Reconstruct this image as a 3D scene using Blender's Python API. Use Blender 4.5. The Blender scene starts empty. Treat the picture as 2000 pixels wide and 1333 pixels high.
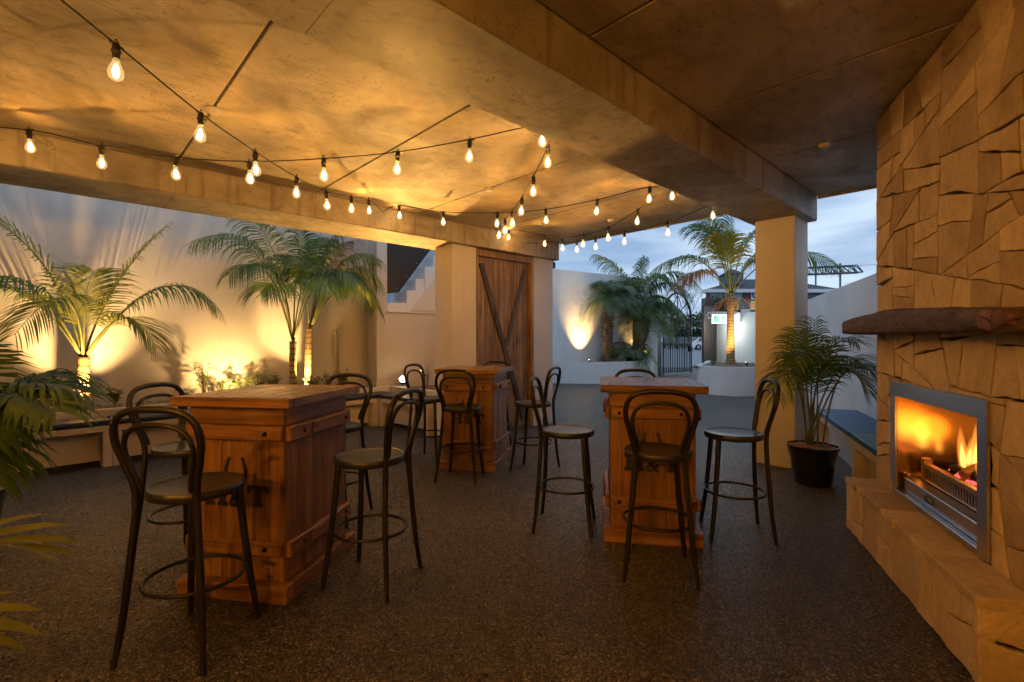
import bpy, bmesh, math, random
from mathutils import Vector, Matrix, noise as mnoise

# ------------------------------------------------------------------ camera, sky, sun, exposure
scene = bpy.context.scene
C = scene.collection
R = math.radians
CAM_H = 1.42
cam = bpy.data.objects.new('camera', bpy.data.cameras.new('camera'))
C.objects.link(cam)
cam.data.sensor_width = 36.0
cam.data.lens = 36.0 * 944.0 / 2000.0
cam.data.clip_start = 0.05
cam.data.clip_end = 3000.0
cam.location = (0, 0, CAM_H)
cam.rotation_euler = (R(90), 0, R(-(90 - 46.68)))
scene.camera = cam

SUN_EL, SUN_AZ = 3.0, 200.0
world = bpy.data.worlds.new('World')
scene.world = world
world.use_nodes = True
wn = world.node_tree
wn.nodes.clear()
w_out = wn.nodes.new('ShaderNodeOutputWorld')
w_bg = wn.nodes.new('ShaderNodeBackground')
w_bg.inputs['Strength'].default_value = 0.15
sky = wn.nodes.new('ShaderNodeTexSky')
sky.sky_type = 'NISHITA'
sky.sun_disc = False
sky.sun_elevation = R(SUN_EL)
sky.sun_rotation = R(SUN_AZ)
sky.ozone_density = 3.0
w_tc = wn.nodes.new('ShaderNodeTexCoord')
w_map = wn.nodes.new('ShaderNodeMapping')
w_map.inputs['Scale'].default_value = (1.2, 1.2, 7.0)
w_n = wn.nodes.new('ShaderNodeTexNoise')
w_n.inputs['Scale'].default_value = 1.7
w_n.inputs['Detail'].default_value = 5.0
w_n.inputs['Roughness'].default_value = 0.5
w_n.inputs['Distortion'].default_value = 0.4
w_r = wn.nodes.new('ShaderNodeValToRGB')
w_r.color_ramp.elements[0].position = 0.40
w_r.color_ramp.elements[0].color = (2.35, 3.5, 5.4, 1)
w_r.color_ramp.elements[1].position = 0.60
w_r.color_ramp.elements[1].color = (5.0, 6.2, 7.7, 1)
w_mix = wn.nodes.new('ShaderNodeMix')
w_mix.data_type = 'RGBA'
w_mix.inputs['Factor'].default_value = 0.88
wn.links.new(w_tc.outputs['Generated'], w_map.inputs['Vector'])
wn.links.new(w_map.outputs['Vector'], w_n.inputs['Vector'])
wn.links.new(w_n.outputs['Fac'], w_r.inputs['Fac'])
wn.links.new(sky.outputs['Color'], w_mix.inputs[6])
wn.links.new(w_r.outputs['Color'], w_mix.inputs[7])
wn.links.new(w_mix.outputs[2], w_bg.inputs['Color'])
wn.links.new(w_bg.outputs['Background'], w_out.inputs['Surface'])

sun = bpy.data.objects.new('sun', bpy.data.lights.new('sun', 'SUN'))
sun.data.energy = 0.04
sun.data.angle = R(40)
sun.data.color = (1.0, 0.9, 0.8)
sun.rotation_euler = (R(90 - 25), 0, R(180 - SUN_AZ))
C.objects.link(sun)

vs = scene.view_settings
vs.view_transform = 'Standard'
vs.look = 'None'
vs.exposure = 0.0
vs.gamma = 1.0
vs.use_curve_mapping = False
scene.cycles.use_denoising = True
try:
    scene.cycles.denoiser = 'OPENIMAGEDENOISE'
except Exception:
    pass
scene.cycles.max_bounces = 4
scene.cycles.diffuse_bounces = 3
scene.cycles.glossy_bounces = 2
scene.cycles.transmission_bounces = 2
scene.cycles.volume_bounces = 0
scene.cycles.use_adaptive_sampling = True
scene.cycles.adaptive_threshold = 0.05
scene.cycles.transparent_max_bounces = 8
scene.cycles.sample_clamp_indirect = 6.0
scene.cycles.use_light_tree = True
scene.cycles.caustics_reflective = False
scene.cycles.caustics_refractive = False

BULB_W = 56.0
BULB_COL = (1.0, 0.42, 0.055)
UP_COL = (1.0, 0.58, 0.20)
rnd = random.Random(7)

# ------------------------------------------------------------------ materials
def mat(name):
    m = bpy.data.materials.new(name)
    m.use_nodes = True
    nt = m.node_tree
    b = nt.nodes['Principled BSDF']
    return m, nt, b

def nd(nt, typ, **kw):
    n = nt.nodes.new(typ)
    for k, v in kw.items():
        if k in n.inputs:
            n.inputs[k].default_value = v
        else:
            setattr(n, k, v)
    return n

def ramp(nt, fac, stops):
    r = nt.nodes.new('ShaderNodeValToRGB')
    el = r.color_ramp.elements
    while len(el) < len(stops):
        el.new(0.5)
    for e, (p, c) in zip(el, stops):
        e.position = p
        e.color = (c[0], c[1], c[2], 1) if not isinstance(c, float) else (c, c, c, 1)
    nt.links.new(fac, r.inputs['Fac'])
    return r.outputs['Color']

def coords(nt, scale=(1, 1, 1), kind='pos', rot=(0, 0, 0), rand=False):
    if kind == 'pos':
        src = nt.nodes.new('ShaderNodeNewGeometry').outputs['Position']
    else:
        src = nt.nodes.new('ShaderNodeTexCoord').outputs['Object']
    if rand:
        oi = nt.nodes.new('ShaderNodeObjectInfo')
        mu = nd(nt, 'ShaderNodeMath', operation='MULTIPLY')
        mu.inputs[1].default_value = 37.0
        nt.links.new(oi.outputs['Random'], mu.inputs[0])
        ad = nd(nt, 'ShaderNodeVectorMath', operation='ADD')
        nt.links.new(src, ad.inputs[0])
        nt.links.new(mu.outputs[0], ad.inputs[1])
        src = ad.outputs[0]
    mp = nt.nodes.new('ShaderNodeMapping')
    mp.inputs['Scale'].default_value = scale
    mp.inputs['Rotation'].default_value = rot
    nt.links.new(src, mp.inputs['Vector'])
    return mp.outputs['Vector']

def noise(nt, vec, scale, detail=4.0, rough=0.55, dist=0.0):
    n = nd(nt, 'ShaderNodeTexNoise', Scale=scale, Detail=min(detail, 4.0), Roughness=rough, Distortion=dist)
    nt.links.new(vec, n.inputs['Vector'])
    return n.outputs['Fac']

def mixc(nt, fac, a, b, mode='MIX'):
    m = nt.nodes.new('ShaderNodeMix')
    m.data_type = 'RGBA'
    m.blend_type = mode
    for sock, val in ((0, fac), (6, a), (7, b)):
        if isinstance(val, (int, float)):
            m.inputs[sock].default_value = val
        elif isinstance(val, tuple):
            m.inputs[sock].default_value = (*val, 1)
        else:
            nt.links.new(val, m.inputs[sock])
    return m.outputs[2]

def bump(nt, b, h, strength=0.3, dist=0.01, prev=None):
    n = nd(nt, 'ShaderNodeBump', Strength=strength, Distance=dist)
    nt.links.new(h, n.inputs['Height'])
    if prev is not None:
        nt.links.new(prev, n.inputs['Normal'])
    nt.links.new(n.outputs['Normal'], b.inputs['Normal'])
    return n.outputs['Normal']

def plain(name, col, rough=0.5, metal=0.0, var=0.0, scale=8.0, bmp=0.0, spec=None, coat=0.0):
    m, nt, b = mat(name)
    b.inputs['Base Color'].default_value = (*col, 1)
    b.inputs['Roughness'].default_value = rough
    b.inputs['Metallic'].default_value = metal
    if spec is not None:
        b.inputs['Specular IOR Level'].default_value = spec
    if coat:
        b.inputs['Coat Weight'].default_value = coat
        b.inputs['Coat Roughness'].default_value = 0.15
    if var or bmp:
        v = coords(nt)
        n = noise(nt, v, scale, 5.0)
        if var:
            lo = tuple(c * (1 - var) for c in col)
            hi = tuple(min(1.0, c * (1 + var)) for c in col)
            nt.links.new(ramp(nt, n, [(0.3, lo), (0.7, hi)]), b.inputs['Base Color'])
        if bmp:
            bump(nt, b, n, bmp, 0.01)
    return m

def concrete(name, dark, light, streak=False):
    m, nt, b = mat(name)
    v = coords(nt)
    n1 = noise(nt, v, 1.15, 6.0, 0.62, 0.9)
    n2 = noise(nt, v, 5.5, 7.0, 0.65, 0.3)
    c = ramp(nt, n1, [(0.36, dark), (0.5, tuple((x + y) / 2 for x, y in zip(dark, light))), (0.62, light)])
    c = mixc(nt, 0.55, c, ramp(nt, n2, [(0.25, (0.45, 0.44, 0.42)), (0.5, (0.85, 0.85, 0.85)), (0.75, (1.1, 1.1, 1.1))]), 'MULTIPLY')
    # fine pitting lying in patches
    n3 = noise(nt, v, 46.0, 3.0, 0.6)
    n4 = noise(nt, v, 1.7, 3.0, 0.5, 0.8)
    pit = nd(nt, 'ShaderNodeMath', operation='MULTIPLY')
    nt.links.new(ramp(nt, n3, [(0.60, 0.0), (0.68, 1.0)]), pit.inputs[0])
    nt.links.new(ramp(nt, n4, [(0.46, 0.0), (0.58, 1.0)]), pit.inputs[1])
    c = mixc(nt, pit.outputs[0], c, tuple(x * 0.42 for x in dark))
    # long thin scribble-like scuffs
    v5 = coords(nt, (1.0, 3.2, 1.0), rot=(0, 0, 0.6))
    n5 = noise(nt, v5, 3.2, 8.0, 0.72, 1.4)
    c = mixc(nt, ramp(nt, n5, [(0.58, 0.0), (0.625, 0.6), (0.67, 0.0)]), c, tuple(x * 0.5 for x in dark))
    if streak:
        v6 = coords(nt, (9.0, 9.0, 0.55))
        n6 = noise(nt, v6, 1.3, 5.0, 0.6)
        c = mixc(nt, ramp(nt, n6, [(0.55, 0.0), (0.75, 0.75)]), c, tuple(x * 0.45 for x in dark))
    nt.links.new(c, b.inputs['Base Color'])
    nt.links.new(ramp(nt, n1, [(0.35, 0.66), (0.7, 0.46)]), b.inputs['Roughness'])
    b.inputs['Specular IOR Level'].default_value = 0.45
    bump(nt, b, n2, 0.12, 0.01)
    return m

M = {}
M['ceiling'] = concrete('ceiling_concrete', (0.35, 0.30, 0.23), (0.60, 0.53, 0.43))
M['beam'] = concrete('beam_concrete', (0.33, 0.285, 0.225), (0.54, 0.48, 0.39), True)
M['joint'] = plain('joint_shadow_gap', (0.05, 0.045, 0.04), 0.9)

def plaster(name, col):
    m, nt, b = mat(name)
    v = coords(nt)
    n1 = noise(nt, v, 0.8, 5.0, 0.6, 0.4)
    n2 = noise(nt, v, 60.0, 2.0)
    v3 = coords(nt, (5.0, 5.0, 0.35))
    n3 = noise(nt, v3, 1.6, 4.0)
    c = ramp(nt, n1, [(0.3, tuple(x * 0.83 for x in col)), (0.7, col)])
    c = mixc(nt, ramp(nt, n3, [(0.55, 0.0), (0.78, 0.42)]), c, tuple(x * 0.72 for x in col))
    nt.links.new(c, b.inputs['Base Color'])
    b.inputs['Roughness'].default_value = 0.72
    bump(nt, b, n2, 0.08, 0.004)
    return m
M['plaster'] = plaster('wall_plaster', (0.62, 0.58, 0.53))
M['column'] = plaster('column_plaster', (0.72, 0.66, 0.56))
M['planter'] = plaster('planter_render', (0.76, 0.78, 0.78))
M['bench'] = plain('bench_board', (0.55, 0.50, 0.43), 0.6, var=0.12, scale=3)

def aggregate():
    m, nt, b = mat('exposed_aggregate')
    v = coords(nt)
    vo = nd(nt, 'ShaderNodeTexVoronoi', Scale=105.0)
    nt.links.new(v, vo.inputs['Vector'])
    sep = nd(nt, 'ShaderNodeSeparateColor')
    nt.links.new(vo.outputs['Color'], sep.inputs['Color'])
    c = ramp(nt, sep.outputs[0], [(0.0, (0.022, 0.020, 0.017)), (0.45, (0.060, 0.050, 0.038)), (0.75, (0.112, 0.092, 0.068)), (1.0, (0.30, 0.26, 0.20))])
    n1 = noise(nt, v, 0.7, 5.0, 0.6)
    c = mixc(nt, 1.0, c, ramp(nt, n1, [(0.3, (0.62, 0.61, 0.60)), (0.7, (1.25, 1.24, 1.22))]), 'MULTIPLY')
    ed = ramp(nt, vo.outputs['Distance'], [(0.25, 1.0), (0.75, 0.0)])
    c = mixc(nt, ramp(nt, vo.outputs['Distance'], [(0.45, 0.0), (0.8, 0.8)]), c, (0.012, 0.011, 0.011))
    nt.links.new(c, b.inputs['Base Color'])
    nt.links.new(ramp(nt, sep.outputs[1], [(0.0, 0.62), (0.7, 0.42), (1.0, 0.16)]), b.inputs['Roughness'])
    b.inputs['Specular IOR Level'].default_value = 0.6
    tl = nd(nt, 'ShaderNodeMath', operation='ADD')
    nt.links.new(ed, tl.inputs[0])
    nt.links.new(sep.outputs[2], tl.inputs[1])
    bump(nt, b, tl.outputs[0], 0.9, 0.006)
    return m
M['floor'] = aggregate()
M['car_park'] = plain('worn_pale_asphalt', (0.24, 0.25, 0.27), 0.6, var=0.2, scale=0.8)
M['asphalt'] = plain('asphalt', (0.10, 0.105, 0.11), 0.75, var=0.25, scale=1.5)

def wood(name, dark, mid, light, axis, rough=0.42, knots=True, plane=None):
    m, nt, b = mat(name)
    long, wide = 0.55, 13.0
    sc = {'x': (long, wide, wide), 'y': (wide, long, wide), 'z': (wide, wide, long)}[axis]
    v = coords(nt, sc, 'obj', rand=True)
    n1 = noise(nt, v, 1.6, 6.0, 0.65, 0.7)
    n2 = noise(nt, v, 6.0, 4.0, 0.6, 0.2)
    c = ramp(nt, n1, [(0.28, dark), (0.48, mid), (0.70, light)])
    c = mixc(nt, 0.5, c, ramp(nt, n2, [(0.3, (0.55, 0.5, 0.45)), (0.65, (1.1, 1.1, 1.1))]), 'MULTIPLY')
    vb = coords(nt, (1, 1, 1), 'obj', rand=True)
    nb = noise(nt, vb, 2.3, 4.0, 0.6, 0.5)
    c = mixc(nt, 0.75, c, ramp(nt, nb, [(0.3, (0.55, 0.5, 0.46)), (0.6, (1.12, 1.12, 1.12))]), 'MULTIPLY')
    if knots:
        kv = coords(nt, {'x': (1.6, 6.5, 6.5), 'y': (6.5, 1.6, 6.5), 'z': (6.5, 6.5, 1.6)}[axis], 'obj', rand=True)
        vo = nd(nt, 'ShaderNodeTexVoronoi', Scale=1.0, Randomness=1.0)
        nt.links.new(kv, vo.inputs['Vector'])
        c = mixc(nt, ramp(nt, vo.outputs['Distance'], [(0.05, 0.85), (0.17, 0.0)]), c, tuple(x * 0.25 for x in dark))
    oi = nt.nodes.new('ShaderNodeObjectInfo')
    c = mixc(nt, 1.0, c, ramp(nt, oi.outputs['Random'], [(0.0, (0.78, 0.76, 0.74)), (1.0, (1.12, 1.1, 1.08))]), 'MULTIPLY')
    nt.links.new(c, b.inputs['Base Color'])
    nt.links.new(ramp(nt, n1, [(0.3, rough + 0.12), (0.7, rough - 0.06)]), b.inputs['Roughness'])
    bump(nt, b, n1, 0.18, 0.004)
    return m
TB = ((0.115, 0.052, 0.018), (0.26, 0.125, 0.040), (0.38, 0.20, 0.072))
for ax in 'xyz':
    M['wood_' + ax] = wood('stained_pine_' + ax, *TB, ax)
TT = ((0.13, 0.075, 0.052), (0.25, 0.165, 0.12), (0.36, 0.26, 0.20))
M['wood_top'] = wood('table_top_timber', *TT, 'x', 0.28)
DB = ((0.12, 0.074, 0.038), (0.26, 0.168, 0.09), (0.40, 0.28, 0.165))
M['door_z'] = wood('recycled_door_timber', *DB, 'z', 0.6)
M['door_brace'] = wood('grey_brace_timber', (0.045, 0.035, 0.026), (0.085, 0.065, 0.047), (0.13, 0.10, 0.072), 'z', 0.65, False)
M['door_frame'] = wood('door_frame_timber', (0.15, 0.085, 0.036), (0.29, 0.175, 0.075), (0.41, 0.26, 0.12), 'z', 0.55, False)
M['mantel'] = wood('old_log_timber', (0.028, 0.015, 0.008), (0.065, 0.034, 0.017), (0.12, 0.063, 0.03), 'x', 0.6, False)
M['log_end'] = wood('sawn_log_end', (0.07, 0.024, 0.008), (0.15, 0.055, 0.018), (0.22, 0.09, 0.03), 'z', 0.65, False)
M['print'] = plain('black_stencil_paint', (0.012, 0.010, 0.009), 0.55)
M['bolt'] = plain('black_iron', (0.02, 0.019, 0.018), 0.38, 0.8)
M['stool'] = plain('bronze_black_powder_coat', (0.014, 0.012, 0.011), 0.40, 0.15, var=0.25, scale=14)
M['seat'] = plain('dark_moulded_seat', (0.022, 0.021, 0.022), 0.36, 0.0, var=0.2, scale=10)
M['black'] = plain('black_plastic', (0.012, 0.012, 0.012), 0.4)
M['cable'] = plain('black_rubber_cable', (0.010, 0.010, 0.010), 0.6)
M['steel'] = plain('brushed_steel', (0.55, 0.55, 0.56), 0.30, 1.0, var=0.08, scale=40)
M['bronze'] = plain('burnished_firebox_steel', (0.50, 0.36, 0.20), 0.36, 0.9, var=0.15, scale=6)
M['polished'] = plain('polished_firebox_cheek', (0.95, 0.66, 0.36), 0.21, 1.0, var=0.1, scale=5)
M['firebrick'] = plain('sooty_ceramic_panel', (0.30, 0.24, 0.18), 0.45, var=0.3, scale=5)
M['dark_steel'] = plain('dark_steel', (0.06, 0.055, 0.05), 0.45, 0.7)
M['cush_navy'] = plain('navy_vinyl', (0.012, 0.020, 0.045), 0.45, bmp=0.05, scale=30)
M['cush_blue'] = plain('blue_vinyl', (0.010, 0.085, 0.20), 0.45, bmp=0.05, scale=30)
M['pot'] = plain('black_glazed_pot', (0.008, 0.008, 0.009), 0.16, coat=0.6)
M['mulch'] = plain('coconut_husk_mulch', (0.20, 0.10, 0.05), 0.9, var=0.5, scale=40, bmp=0.6)
M['soil'] = plain('soil', (0.06, 0.042, 0.028), 0.95, var=0.4, scale=20, bmp=0.5)
M['pebble'] = plain('river_pebble', (0.20, 0.16, 0.12), 0.7, var=0.5, scale=9)
M['husk'] = plain('palm_coconut_husk', (0.34, 0.20, 0.08), 0.85, var=0.35, scale=30, bmp=0.5)
M['white_paint'] = plain('white_paint', (0.75, 0.75, 0.74), 0.5)
M['detector'] = plain('detector_plastic', (0.70, 0.66, 0.58), 0.5)
M['gate'] = plain('black_gate_iron', (0.012, 0.012, 0.013), 0.42, 0.4)
M['pillar'] = plain('dark_brown_cladding', (0.055, 0.040, 0.034), 0.55, var=0.2, scale=2)
M['pillar_grey'] = plain('charcoal_cladding', (0.045, 0.047, 0.05), 0.55, var=0.2, scale=2)
M['panel'] = plain('black_sheet_panel', (0.016, 0.014, 0.013), 0.5, var=0.2, scale=3)
M['pipe'] = plain('painted_pipe', (0.45, 0.40, 0.33), 0.5)
M['brick_far'] = plain('red_brick_far', (0.20, 0.06, 0.05), 0.8, var=0.2, scale=4)
M['roof_far'] = plain('dark_roof_far', (0.055, 0.065, 0.075), 0.7)
M['teal_far'] = plain('teal_grey_cladding', (0.11, 0.16, 0.17), 0.7)
M['pale_blue'] = plain('pale_blue_weatherboard', (0.34, 0.44, 0.48), 0.7)
M['glass_far'] = plain('window_glass_far', (0.10, 0.13, 0.16), 0.08, spec=0.8)
M['truss'] = plain('galvanised_truss', (0.16, 0.19, 0.22), 0.55, 0.5)
M['tyre'] = plain('tyre', (0.015, 0.015, 0.016), 0.8)
M['car_white'] = plain('white_car_paint', (0.78, 0.79, 0.80), 0.25, coat=0.8)
M['car_silver'] = plain('silver_car_paint', (0.38, 0.40, 0.43), 0.28, 0.6, coat=0.8)
M['car_dark'] = plain('dark_car_paint', (0.035, 0.037, 0.042), 0.25, 0.3, coat=0.8)
M['tail'] = plain('red_tail_lamp', (0.5, 0.02, 0.02), 0.2)

def leafmat(name, a, b_, tl=0.3, rough=0.42):
    m, nt, b = mat(name)
    v = coords(nt)
    n = noise(nt, v, 3.0, 3.0)
    c = ramp(nt, n, [(0.3, a), (0.7, b_)])
    nt.links.new(c, b.inputs['Base Color'])
    b.inputs['Roughness'].default_value = rough
    b.inputs['Specular IOR Level'].default_value = 0.4
    tr = nt.nodes.new('ShaderNodeBsdfTranslucent')
    nt.links.new(mixc(nt, 1.0, c, (1.5, 1.6, 0.7), 'MULTIPLY'), tr.inputs['Color'])
    mx = nt.nodes.new('ShaderNodeMixShader')
    mx.inputs[0].default_value = tl
    nt.links.new(b.outputs[0], mx.inputs[1])
    nt.links.new(tr.outputs[0], mx.inputs[2])
    nt.links.new(mx.outputs[0], nt.nodes['Material Output'].inputs['Surface'])
    return m
M['leaf'] = leafmat('palm_leaflet', (0.055, 0.105, 0.026), (0.12, 0.19, 0.05))
M['leaf_dark'] = leafmat('dark_palm_leaflet', (0.038, 0.085, 0.027), (0.085, 0.155, 0.05), 0.28)
M['leaf_yel'] = leafmat('lamplit_yellow_palm_leaflet', (0.13, 0.165, 0.028), (0.24, 0.24, 0.045), 0.38)  # lamplight on the fronds is put into this yellower leaf colour
M['leaf_blue'] = leafmat('blue_green_date_palm_leaflet', (0.10, 0.155, 0.10), (0.18, 0.24, 0.16), 0.2)
M['leaf_brown'] = leafmat('dry_palm_leaflet', (0.17, 0.085, 0.05), (0.28, 0.15, 0.08), 0.2)
M['shrub'] = leafmat('shrub_leaf', (0.07, 0.12, 0.03), (0.15, 0.20, 0.05), 0.35)
M['hedge'] = leafmat('hedge_leaf', (0.03, 0.06, 0.025), (0.06, 0.10, 0.04), 0.15)
M['stem'] = plain('green_palm_stem', (0.16, 0.17, 0.04), 0.5, var=0.25, scale=8)
M['twig'] = plain('twig', (0.10, 0.06, 0.03), 0.8)

def trunkmat(name, a, b_):
    m, nt, b = mat(name)
    v = coords(nt, (1, 1, 1))
    wv = nd(nt, 'ShaderNodeTexWave', Scale=3.4, Distortion=2.2, Detail=3.0, bands_direction='Z')
    nt.links.new(v, wv.inputs['Vector'])
    n = noise(nt, v, 14.0, 5.0)
    c = ramp(nt, wv.outputs['Fac'], [(0.0, a), (0.35, b_), (1.0, b_)])
    c = mixc(nt, 0.7, c, ramp(nt, n, [(0.3, (0.5, 0.48, 0.45)), (0.7, (1.15, 1.15, 1.15))]), 'MULTIPLY')
    nt.links.new(c, b.inputs['Base Color'])
    b.inputs['Roughness'].default_value = 0.8
    bump(nt, b, n, 0.5, 0.01)
    return m
M['trunk'] = trunkmat('ringed_palm_trunk', (0.13, 0.09, 0.04), (0.33, 0.24, 0.10))
M['trunk_dark'] = trunkmat('fibrous_palm_trunk', (0.06, 0.035, 0.018), (0.19, 0.11, 0.05))

def stonemat():
    m, nt, b = mat('sandstone')
    v = coords(nt, (1, 1, 1), 'obj', rand=True)
    n1 = noise(nt, v, 3.0, 6.0, 0.62, 0.6)
    n2 = noise(nt, v, 22.0, 5.0, 0.6)
    v3 = coords(nt, (3.0, 3.0, 0.8), 'obj', rand=True)
    n3 = noise(nt, v3, 2.2, 5.0, 0.6, 1.2)
    c = ramp(nt, n1, [(0.25, (0.40, 0.30, 0.19)), (0.5, (0.55, 0.43, 0.29)), (0.75, (0.67, 0.54, 0.38))])
    c = mixc(nt, ramp(nt, n3, [(0.56, 0.0), (0.75, 0.5)]), c, (0.44, 0.27, 0.12))
    c = mixc(nt, 0.5, c, ramp(nt, n2, [(0.3, (0.7, 0.68, 0.65)), (0.7, (1.1, 1.1, 1.1))]), 'MULTIPLY')
    oi = nt.nodes.new('ShaderNodeObjectInfo')
    c = mixc(nt, 1.0, c, ramp(nt, oi.outputs['Random'], [(0.0, (0.74, 0.68, 0.62)), (0.35, (0.95, 0.93, 0.90)), (0.7, (1.12, 1.10, 1.04)), (1.0, (1.28, 1.24, 1.15))]), 'MULTIPLY')
    nt.links.new(c, b.inputs['Base Color'])
    b.inputs['Roughness'].default_value = 0.85
    p = bump(nt, b, n1, 0.8, 0.04)
    bump(nt, b, n2, 0.6, 0.008, p)
    return m
M['stone'] = stonemat()
M['mortar'] = plain('recessed_mortar', (0.03, 0.02, 0.012), 0.95, var=0.3, scale=20)

def emit(name, col, s):
    m, nt, b = mat(name)
    nt.nodes.remove(b)
    e = nd(nt, 'ShaderNodeEmission', Strength=s)
    e.inputs['Color'].default_value = (*col, 1)
    nt.links.new(e.outputs[0], nt.nodes['Material Output'].inputs['Surface'])
    return m
M['filament'] = emit('lit_filament', (1.0, 0.72, 0.34), 60.0)
M['lens'] = emit('lit_lamp_lens', (1.0, 0.70, 0.34), 26.0)
M['exit_white'] = emit('lit_exit_panel', (0.92, 1.0, 0.94), 1.9)
M['exit_green'] = emit('lit_exit_pictogram', (0.30, 0.85, 0.50), 1.4)
M['win_lit'] = emit('lit_shop_window', (1.0, 0.72, 0.35), 0.42)
M['ember'] = emit('glowing_ember', (1.0, 0.12, 0.10), 1.6)

def bulbglass():
    m, nt, b = mat('clear_bulb_glass')
    nt.nodes.remove(b)
    tr = nd(nt, 'ShaderNodeBsdfTransparent')
    tr.inputs['Color'].default_value = (1.0, 0.97, 0.9, 1)
    gl = nd(nt, 'ShaderNodeBsdfGlossy', Roughness=0.05)
    e = nd(nt, 'ShaderNodeEmission', Strength=0.32)
    e.inputs['Color'].default_value = (1.0, 0.66, 0.26, 1)
    mx = nt.nodes.new('ShaderNodeMixShader')
    mx.inputs[0].default_value = 0.10
    nt.links.new(tr.outputs[0], mx.inputs[1])
    nt.links.new(gl.outputs[0], mx.inputs[2])
    ad = nt.nodes.new('ShaderNodeAddShader')
    nt.links.new(mx.outputs[0], ad.inputs[0])
    nt.links.new(e.outputs[0], ad.inputs[1])
    nt.links.new(ad.outputs[0], nt.nodes['Material Output'].inputs['Surface'])
    return m
M['bulb'] = bulbglass()

def flame(name, col, s):
    m, nt, b = mat(name)
    nt.nodes.remove(b)
    e = nd(nt, 'ShaderNodeEmission', Strength=s)
    e.inputs['Color'].default_value = (*col, 1)
    nt.links.new(e.outputs[0], nt.nodes['Material Output'].inputs['Volume'])
    return m
M['flame'] = flame('flame', (1.0, 0.33, 0.04), 18.0)
M['flame_core'] = flame('flame_core', (1.0, 0.56, 0.13), 48.0)

def fireglass():
    m, nt, b = mat('fire_glass')
    nt.nodes.remove(b)
    tr = nd(nt, 'ShaderNodeBsdfTransparent')
    tr.inputs['Color'].default_value = (0.96, 0.94, 0.9, 1)
    gl = nd(nt, 'ShaderNodeBsdfGlossy', Roughness=0.03)
    mx = nt.nodes.new('ShaderNodeMixShader')
    mx.inputs[0].default_value = 0.06
    nt.links.new(tr.outputs[0], mx.inputs[1])
    nt.links.new(gl.outputs[0], mx.inputs[2])
    nt.links.new(mx.outputs[0], nt.nodes['Material Output'].inputs['Surface'])
    return m
M['fireglass'] = fireglass()

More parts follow.
